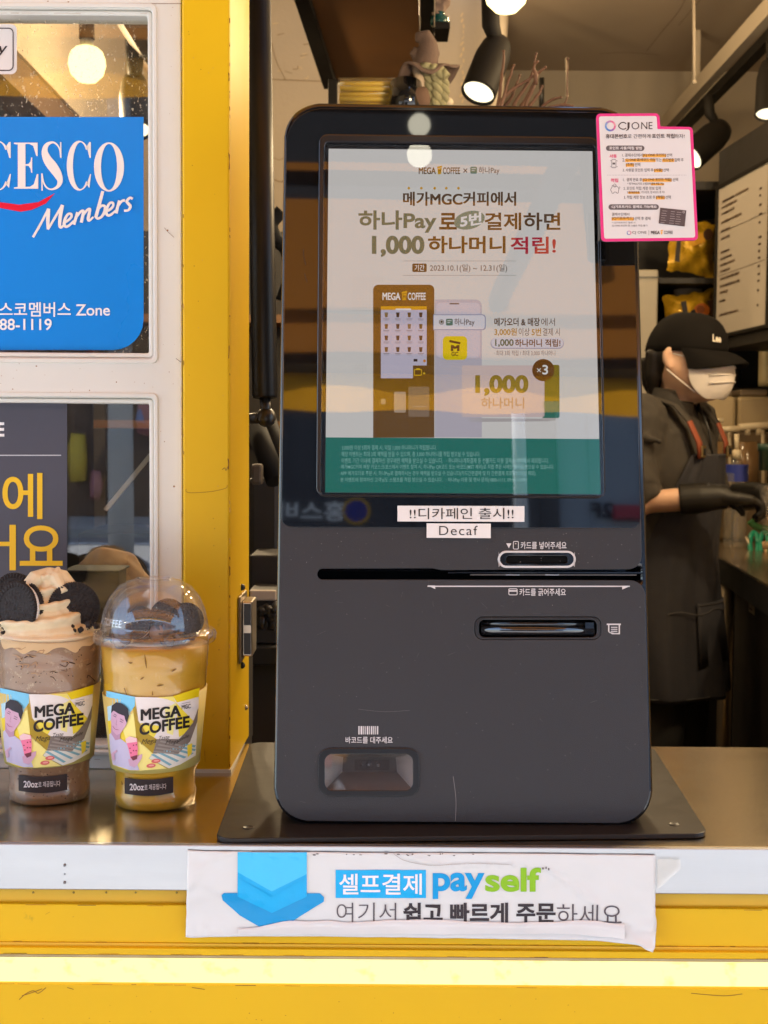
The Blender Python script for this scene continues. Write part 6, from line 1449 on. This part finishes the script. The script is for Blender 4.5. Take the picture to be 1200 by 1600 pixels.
lathe_thing('dark_canister', 1146, 606, 4.9, [(0, 0), (.028, 0), (.028, .09), (.018, .10), (.012, .125), (0, .125)], m_black, 'dark canister on the shelf next to the cap visor', 'canister')
lathe_thing('green_cap_jar', 1196, 735, 4.05, [(0, 0), (.02, 0), (.02, .06), (.026, .062), (.026, .085), (0, .085)], mat('dark_green', (.015, .05, .035), .4), 'dark green capped jar at the picture edge beside the pump bottle', 'jar')
o = MB().box(P3(1121, 0, 4.5).x, P3(1136, 0, 4.5).x, 4.4, 4.44, P3(0, 770, 4.4).z, P3(0, 723, 4.4).z, mat('ivory_carton', (.60, .48, .30), .6)).build('carton', bevel=.003); tag(o, 'ivory carton standing just beyond the apron front', 'carton')
o = MB().box(P3(1136, 0, 4.35).x, P3(1146, 0, 4.35).x, 4.33, 4.36, P3(0, 772, 4.35).z, P3(0, 737, 4.35).z, mat('navy_box', (.02, .03, .18), .4)).build('small_box', bevel=.002); tag(o, 'small navy blue box beside the ivory carton', 'box')
o = MB().box(1.07, 1.36, 4.50, 4.70, CH+.0005, P3(0, 772, 4.50).z, mat('steel_caddy', (.34, .26, .16), .3, .7, var=.2)).build('steel_caddy', bevel=.006); tag(o, 'steel caddy under the cartons on the work counter', 'caddy')
gt = thing('green_tongs', at_z(1184, 862, CH+.02), 'green handled scissors lying on the work counter', 'scissors')
d_ = 4.12; m_gr = mat('green_plastic', (.01, .22, .13), .35)
for cx_, ph in ((1178, 0), (1194, .5)):
    MB().tube([P3(cx_+9*math.cos(q)*.7, 850+18*math.sin(q), d_-.03*math.sin(q)) for q in [i*2*math.pi/20 for i in range(21)]], .0085, m_gr, n=10).build('handle', None, gt)
MB().tube([P3(1166, 838, d_), P3(1174, 868, d_)], [.006, .009], mat('dull_steel', (.30, .24, .17), .35, .8), n=8).build('blade', None, gt)
t = thing('wooden_fork', P3(1196, 855, 4.05), 'small pale wooden fork standing among the green handles', 'fork')
mb = MB(); mb.tube([P3(1197, 872, 4.05), P3(1196, 858, 4.05)], [.004, .012], n=8, flat_=.4)
for i in (-1, 0, 1): mb.tube([P3(1196+i*3, 858, 4.05), P3(1195.5+i*3.6, 846, 4.05)], [.0035, .0025], n=6)
mb.build('fork', mat('pale_wood', (.52, .34, .18), .6), t)
o = MB().tube([P3(*p, 4.3) for p in smooth_path([(1172, 814), (1180, 822), (1192, 826), (1206, 828)], 5)], [.012]*16, mat('leaf_green', (.04, .17, .05), .4), n=10).build('green_hose'); tag(o, 'thick green strap lying behind the scissors', 'strap')
o = MB().ball(P3(1200, 888, 4.02), .020, mat('red_lid', (.45, .05, .04), .4), sc=(1.2, 1, .6)).build('red_lid'); tag(o, 'small red lid on the counter corner at the picture edge', 'lid')

# ------------------------------------------------------------------ the worker
WD = 3.6; W0 = Vector((P3(1046, 700, WD).x, WD, 0)); F = Vector((.82, -.57, 0)).normalized(); Lf = Vector((-F.y, F.x, 0))
def B(a, b, z): return W0+F*a+Lf*b+Vector((0, 0, z))
m_skin = mat('skin', (.68, .43, .30), .5, var=.06, scale=30, sub=.15)
m_shirt = mat('charcoal_shirt', (.042, .036, .030), .85, var=.15, scale=60, bump=.25, bscale=700)
m_apron = mat('navy_denim', (.021, .021, .029), .8, var=.15, scale=40, bump=.25, bscale=900, dirt=(.05, .047, .05), dirt_t=.72)
m_glove = mat('black_glove', (.011, .010, .009), .5, var=.2, spec=.35)
m_hair = mat('black_hair', (.012, .009, .007), .45, aniso=(8, 8, 1))
wk = thing('person', W0, 'cafe worker in black cap, white mask, dark apron and black gloves behind the kiosk', 'person')
def erings(rows, n=28):
    """elliptical rings: (a, b, z, ra, rb)"""
    return [[B(a+ra*math.cos(2*math.pi*i/n), b+rb*math.sin(2*math.pi*i/n), z) for i in range(n)] for a, b, z, ra, rb in rows]
HC = (.055, 0, 1.572)
el = {-1: (.0, -.235, 1.185), 1: (.02, .225, 1.18)}; wr = {-1: (.205, -.150, 1.205), 1: (.235, .110, 1.20)}; sh_ = {-1: (-.015, -.165, 1.405), 1: (.0, .165, 1.405)}
mb = MB()
mb.loft(erings([(.0, 0, .80, .095, .150), (.0, 0, .90, .110, .165), (0, 0, 1.02, .095, .135), (.0, 0, 1.15, .105, .145), (.0, 0, 1.28, .110, .160), (-.01, 0, 1.38, .095, .165), (-.01, 0, 1.425, .070, .115), (.0, 0, 1.45, .050, .055)]))
mb.tube([B(-.005, 0, 1.40), B(.015, 0, 1.47), B(.035, 0, 1.53)], [.060, .052, .052], n=18)
# skull, jaw, face
mb.ball(B(*HC), .094, n=28, sc=(1, 1, 1.12)); mb.ball(B(.085, 0, 1.515), .058, n=20, sc=(1, 1, 1.05)); mb.ball(B(.115, 0, 1.490), .032, n=16)
mb.tube([B(.140, 0, 1.590), B(.162, 0, 1.556), B(.155, 0, 1.545)], [.010, .015, .012], n=10)
for s in (-1, 1):
    mb.ball(B(.118, s*.034, 1.585), .020, n=12); mb.ball(B(.10, s*.046, 1.545), .028, n=14)
    mb.tube([B(.048, s*.083, 1.590), B(.036, s*.100, 1.602), B(.024, s*.106, 1.584), B(.030, s*.102, 1.556), B(.046, s*.088, 1.540)], [.012, .0115, .0105, .0105, .010], n=10)
    mb.tube([B(*sh_[s]), B(*el[s]), B(*wr[s])], [.052, .046, .034], n=16); mb.ball(B(*el[s]), .047, n=14); mb.ball(B(*wr[s]), .033, n=12)
    mb.tube([B(.0, s*.085, .86), B(.012, s*.09, .48), B(-.005, s*.09, .08)], [.088, .058, .040], n=18); mb.tube([B(-.03, s*.09, .05), B(.10, s*.095, .035)], [.038, .032], n=12)
body = fuse(mb.build('body', m_skin, wk), .009, 5)
# eyes
for s in (-1, 1): MB().ball(B(.1335, s*.033, 1.582), .0095, m_hair, n=10, sc=(1, 1, .5)).build('eye', None, wk)
# shirt
mb = MB()
mb.loft(erings([(.0, 0, .86, .118, .172), (0, 0, 1.0, .112, .150), (.0, 0, 1.15, .120, .160), (.005, 0, 1.28, .125, .178), (-.005, 0, 1.37, .108, .185), (-.01, 0, 1.425, .080, .135), (-.003, 0, 1.455, .062, .072)]))
for s in (-1, 1):
    e_ = Vector(B(*el[s])); s0 = Vector(B(*sh_[s])); mb.tube([s0, s0+(e_-s0)*.5+F*-.012, e_+Vector((0, 0, .035))], [.074, .070, .068], n=20); mb.ball(s0, .070, n=18)
    mb.tube([e_+Vector((0, 0, .04)), e_+(B(*wr[s])-e_)*.16], [.060, .054], n=18)
rr = random.Random(3)
for i in range(9):
    s = -1; t = i/9; q = B(-.01+rr.uniform(-.05, .05), -.23, 1.20+.19*t); mb.tube([q+F*.05, q+Vector((0, 0, .012))+Lf*-.012, q-F*.05], [.006, .010, .005], n=8)
wrinkle(fuse(mb.build('shirt', m_shirt, wk), .007, 3), .0075, (11, 11, 6))
# stand collar
cr_ = []
for z, r_, o_ in ((1.425, .075, 0), (1.455, .070, .004), (1.490, .072, .010), (1.494, .066, .010), (1.46, .062, .004), (1.43, .066, 0)):
    row = []
    for i in range(29):
        q = R(18)+R(324)*i/28; row.append(B(o_+r_*math.cos(q), r_*1.02*math.sin(q), z-(.026 if abs(q-math.pi) > 2.2 else 0)-.012*math.cos(q)))
    cr_.append(row)
MB().loft(cr_, m_shirt, cap=False, closed=False).build('collar', None, wk)
MB().tube([B(.085, .004, 1.445), B(.112, .004, 1.38), B(.126, .004, 1.30)], .004, mat('zip_black', (.02, .02, .02), .4), n=8).build('zip', None, wk)
# apron: bib and skirt wrapped round the front
rows = []; N = 40
for z, ra, rb, half, oa in ((1.318, .138, .188, 38, .004), (1.26, .140, .190, 50, .004), (1.18, .137, .180, 66, .004), (1.08, .132, .172, 84, .002), (1.00, .130, .170, 104, 0), (.92, .138, .186, 112, 0), (.84, .146, .196, 112, .002), (.74, .156, .200, 112, .006), (.64, .162, .204, 110, .010)):
    row = []
    for i in range(N+1):
        q = R(half)*(2*i/N-1); w = .010*noise.noise(Vector((q*3.2, z*7, 1)))+.006*noise.noise(Vector((q*7, z*3+q*2, 5)))+(.012*math.sin(q*7+z*4)*max(0, (1.0-z))/.36)
        row.append(B(oa+(ra+w)*math.cos(q), (rb+w)*math.sin(q), z))
    rows.append(row)
ap = MB().loft(rows, m_apron, cap=False, closed=False).build('apron', None, wk, weld=False); s_ = ap.modifiers.new('s', 'SOLIDIFY'); s_.thickness = .004; ap.modifiers.new('u', 'SUBSURF').render_levels = 1
def onap(q, z, off=.007): 
    rows_ = [(1.318, .138, .188), (1.18, .137, .180), (1.0, .130, .170), (.84, .146, .196), (.64, .162, .204)]
    for (za, a0, b0), (zb, a1, b1) in zip(rows_, rows_[1:]):
        if zb <= z <= za: t = (za-z)/(za-zb); return B((a0+(a1-a0)*t+off)*math.cos(q), (b0+(b1-b0)*t+off)*math.sin(q), z)
    return B(.15, 0, z)
vs = [onap(R(-30+60*i/12), z, .008) for z in (.91, .74) for i in range(13)]
pk = MB().add(vs, [(i, i+1, 14+i, 13+i) for i in range(12)], m_apron, True).build('pocket', None, ap, weld=False); pk.modifiers.new('s', 'SOLIDIFY').thickness = .003
mb = MB(); m_seam = mat('grey_seam', (.085, .08, .085), .8)
mb.tube([onap(R(-36+72*i/16), 1.312, .008) for i in range(17)], .0018, m_seam, n=6); mb.tube([onap(R(-60+110*i/16), .885+.006*math.sin(i), .012) for i in range(17)], .0013, m_seam, n=6); mb.tube([onap(R(-30+60*i/16), .905, .013) for i in range(17)], .0011, m_seam, n=6); mb.tube([onap(R(-95+190*i/24), .655, .010) for i in range(25)], .0011, m_seam, n=6)
mb.build('stitch_line', None, ap)
for s in (-1, 1):
    rows = []
    for a_, b_, z in ((.128, .100, 1.302), (.126, .108, 1.345), (.100, .112, 1.40), (.058, .108, 1.443), (.0, .10, 1.462), (-.06, .09, 1.445), (-.12, .07, 1.34), (-.125, .05, 1.2)):
        rows.append([B(a_, s*(b_-.017), z), B(a_+.004, s*b_, z+.004), B(a_, s*(b_+.017), z)])
    stp = MB().loft(rows, None, cap=False, closed=False).build('strap', m_shirt, wk, weld=False); stp.data.materials.append(mat('rust_strap', (.26, .058, .024), .7, var=.15)); [setattr(p_, 'material_index', 1) for p_ in stp.data.polygons if 1.30 < p_.center.z < 1.40]; stp.modifiers.new('s', 'SOLIDIFY').thickness = .004
    MB().obox(B(.136, s*.097, 1.322), Lf, F, (0, 0, 1), .013, .003, .016, mat('brass_buckle', (.40, .30, .14), .35, .9)).obox(B(.140, s*.097, 1.322), Lf, F, (0, 0, 1), .006, .003, .009, m_black).build('buckle', None, stp, bevel=.002)
# trousers
mb = MB()
for s in (-1, 1): mb.tube([B(.0, s*.085, .90), B(.012, s*.09, .50), B(-.005, s*.09, .10)], [.108, .078, .062], n=18)
mb.ball(B(0, 0, .88), .12, sc=(1, 1.3, .8)); fuse(mb.build('trousers', mat('black_trousers', (.010, .010, .011), .85), wk), .012)
for s in (-1, 1): fuse(MB().tube([B(-.05, s*.09, .045), B(.03, s*.092, .050), B(.13, s*.098, .035)], [.040, .046, .036], n=14).build('shoe', m_black, wk), .008)
# hair below the cap
mb = MB().ball(B(.024, 0, 1.590), .097, n=24, sc=(.90, .98, 1.0)); 
for s in (-1, 1):
    mb.tube([B(-.020, s*.074, 1.60), B(-.03, s*.064, 1.53), B(-.032, s*.048, 1.475)], [.024, .022, .012], n=12)
mb.tube([B(-.040, 0, 1.58), B(-.045, 0, 1.52), B(-.038, 0, 1.475)], [.055, .045, .025], n=14)
for s in (-1, 1): mb.tube([B(.066, s*.080, 1.615), B(.066, s*.082, 1.590), B(.064, s*.080, 1.570)], [.007, .005, .002], n=8)
fuse(mb.build('hair', m_hair, wk), .007, 2)
# cap: crown, visor, lettering
m_cap = mat('black_cotton', (.0065, .0055, .005), .9, var=.2, spec=.15, bump=.2, bscale=900)
cpf = Vector((.045, 0, 1.600)); tl = R(9)
def K(a, b, c): return B(cpf.x+a*math.cos(tl)+c*math.sin(tl), b, cpf.z-a*math.sin(tl)+c*math.cos(tl))
rings = []
for j in range(11):
    t = j/10; ph = t*math.pi/2; rings.append([K(.113*math.cos(ph)**.75*math.cos(2*math.pi*i/32)*(1.0 if math.cos(2*math.pi*i/32) > 0 else 1.02), .104*math.cos(ph)**.75*math.sin(2*math.pi*i/32), -.006+.112*math.sin(ph)+.012*math.cos(2*math.pi*i/32)*(1-t)) for i in range(32)])
cp = MB().loft(rings, m_cap, cap=False).build('cap', None, wk); cp.modifiers.new('s', 'SOLIDIFY').thickness = .003
MB().ball(K(0, 0, .107), .007, m_cap).build('button', None, cp)
top, N = [], 20
vs, fs = [], []
for layer in (0, -.004):
    for j in range(6):
        t = j/5
        for i in range(N+1):
            q = R(-78)+R(156)*i/N; r0 = .110; ext = .066*t*(math.cos(q)**.55 if math.cos(q) > 0 else 0)
            vs.append(K(r0*math.cos(q)+ext, .104*math.sin(q)*(1-.05*t), .004+.008*math.cos(q)-.022*t*t-.030*t*abs(math.sin(q))**2+layer))
M = N+1
for l_ in range(2):
    for j in range(5):
        for i in range(N): f = (l_*6*M+j*M+i, l_*6*M+j*M+i+1, l_*6*M+(j+1)*M+i+1, l_*6*M+(j+1)*M+i); fs.append(f if l_ == 0 else f[::-1])
for i in range(N): fs.append((5*M+i, 5*M+i+1, 6*M+5*M+i+1, 6*M+5*M+i))
MB().add(vs, fs, m_cap, True).build('visor', None, cp, weld=False)
def capfn(x, y, off):
    q = x; r_ = .113; h = y; ph = math.asin(max(0, min(.98, (h+.006-.010)/.112))); return K((.113*math.cos(ph)**.75+.0035+off)*math.cos(q), (.104*math.cos(ph)**.75+.0035+off)*math.sin(q), h)
# y grows upward in this mapping
kk = Ink(capfn); p2, f2 = text2d('Lee', .03)[:2]; kk.raw([(-.62+a*.27, .033+b*.020) for a, b in p2], f2, ink((230, 220, 205)), 1); kk.build('lettering', cp)
# mask
rows = []
for z, half, ro, bul in ((1.578, 70, .001, .000), (1.562, 76, .004, .012), (1.535, 78, .006, .018), (1.508, 76, .004, .016), (1.482, 66, .0, .010), (1.464, 46, -.006, .0)):
    row = []
    for i in range(25):
        q = R(half)*(2*i/24-1); c_ = max(0, math.cos(q)); row.append(B(.062+(.094+ro)*math.cos(q)+bul*c_**2, (.080+ro)*math.sin(q), z+.010*c_**4*(1 if z > 1.56 else 0)))
    rows.append(row)
m_mask = mat('white_mask', (.80, .75, .72), .8, var=.03, bump=.15)
mk = MB().loft(rows, m_mask, cap=False, closed=False).build('mask', None, wk, weld=False); mk.modifiers.new('s', 'SOLIDIFY').thickness = .003; mk.modifiers.new('u', 'SUBSURF').render_levels = 2
mb = MB()
for z in (1.552, 1.532, 1.512): mb.tube([B(.062+(.094+.006+.0185)*math.cos(R(q)), (.0895)*math.sin(R(q)), z-.001*abs(q)/10) for q in range(-50, 51, 10)], .0022, n=6)
mb.build('pleat', m_mask, mk)
for s in (-1, 1):
    mb = MB(); mb.tube([B(.104, s*.076, 1.572), B(.070, s*.090, 1.580), B(.040, s*.099, 1.588)], .0022, n=6); mb.tube([B(.098, s*.068, 1.482), B(.062, s*.088, 1.515), B(.030, s*.104, 1.545)], .0022, n=6)
    mb.build('ear_loop', m_mask, mk)
# gloved hands, five fingers each, closed round a clear cup
def hand(s, w, d, up, nm, hold):
    w, d, up = Vector(w), Vector(d).normalized(), Vector(up).normalized(); sd = d.cross(up).normalized()*s
    mb = MB()
    e_ = B(*el[s]); back = (w-e_).normalized()
    mb.tube([w-back*.105, w-back*.05, w, w+d*.02], [.046, .045, .038, .036], n=18, flat_=.9)
    for q in (-.026, -.009, .009, .026): mb.tube([w+d*.005+sd*q*.8, w+d*.05+sd*q, w+d*.080+sd*q*1.05], [.019, .017, .013], n=12)
    for i, (q, L) in enumerate(((.027, .066), (.009, .076), (-.009, .070), (-.026, .054))):
        k0 = w+d*.080+sd*q*1.05; p1 = k0+(d*.85-up*.45).normalized()*L*.45; p2 = p1+(d*.15-up*1).normalized()*L*.35; p3 = p2+(-d*.75-up*.6).normalized()*L*.25
        mb.tube([k0, p1, p2, p3], [.0105, .0098, .009, .0075], n=10); mb.ball(p3, .0076, n=8); mb.ball(k0, .011, n=8)
    t0 = w+d*.03+sd*.030; t1 = t0+(d*.6+sd*.55-up*.5).normalized()*.036; t2 = t1+(d*.55-up*.75).normalized()*.030
    mb.tube([w+d*.012+sd*.014, t0, t1, t2], [.018, .014, .0105, .0085], n=10); mb.ball(t2, .0086, n=8)
    return fuse(mb.build('glove', m_glove, wk), .0036, 2)
hand(-1, B(*wr[-1]), (F*.85+Lf*.5+Vector((0, 0, -.08))), (0, 0, 1), 'r', True)
hand(1, B(*wr[1]), (F*.8-Lf*.35+Vector((0, 0, .02))), Vector((0, 0, .9))-Lf*.4, 'l', True)
cu = thing('clear_plastic_cup', B(.30, -.02, 1.10), 'empty clear plastic cup held in the gloved hands', 'cup')
MB().lathe([(0, 0), (.026, 0), (.030, .004), (.043, .13), (.045, .133)], B(.305, -.01, 1.10), m=clear('thin_cup', (.96, .95, .93), 1.5, boost=2, haze=.02), n=32).build('cup', None, cu)
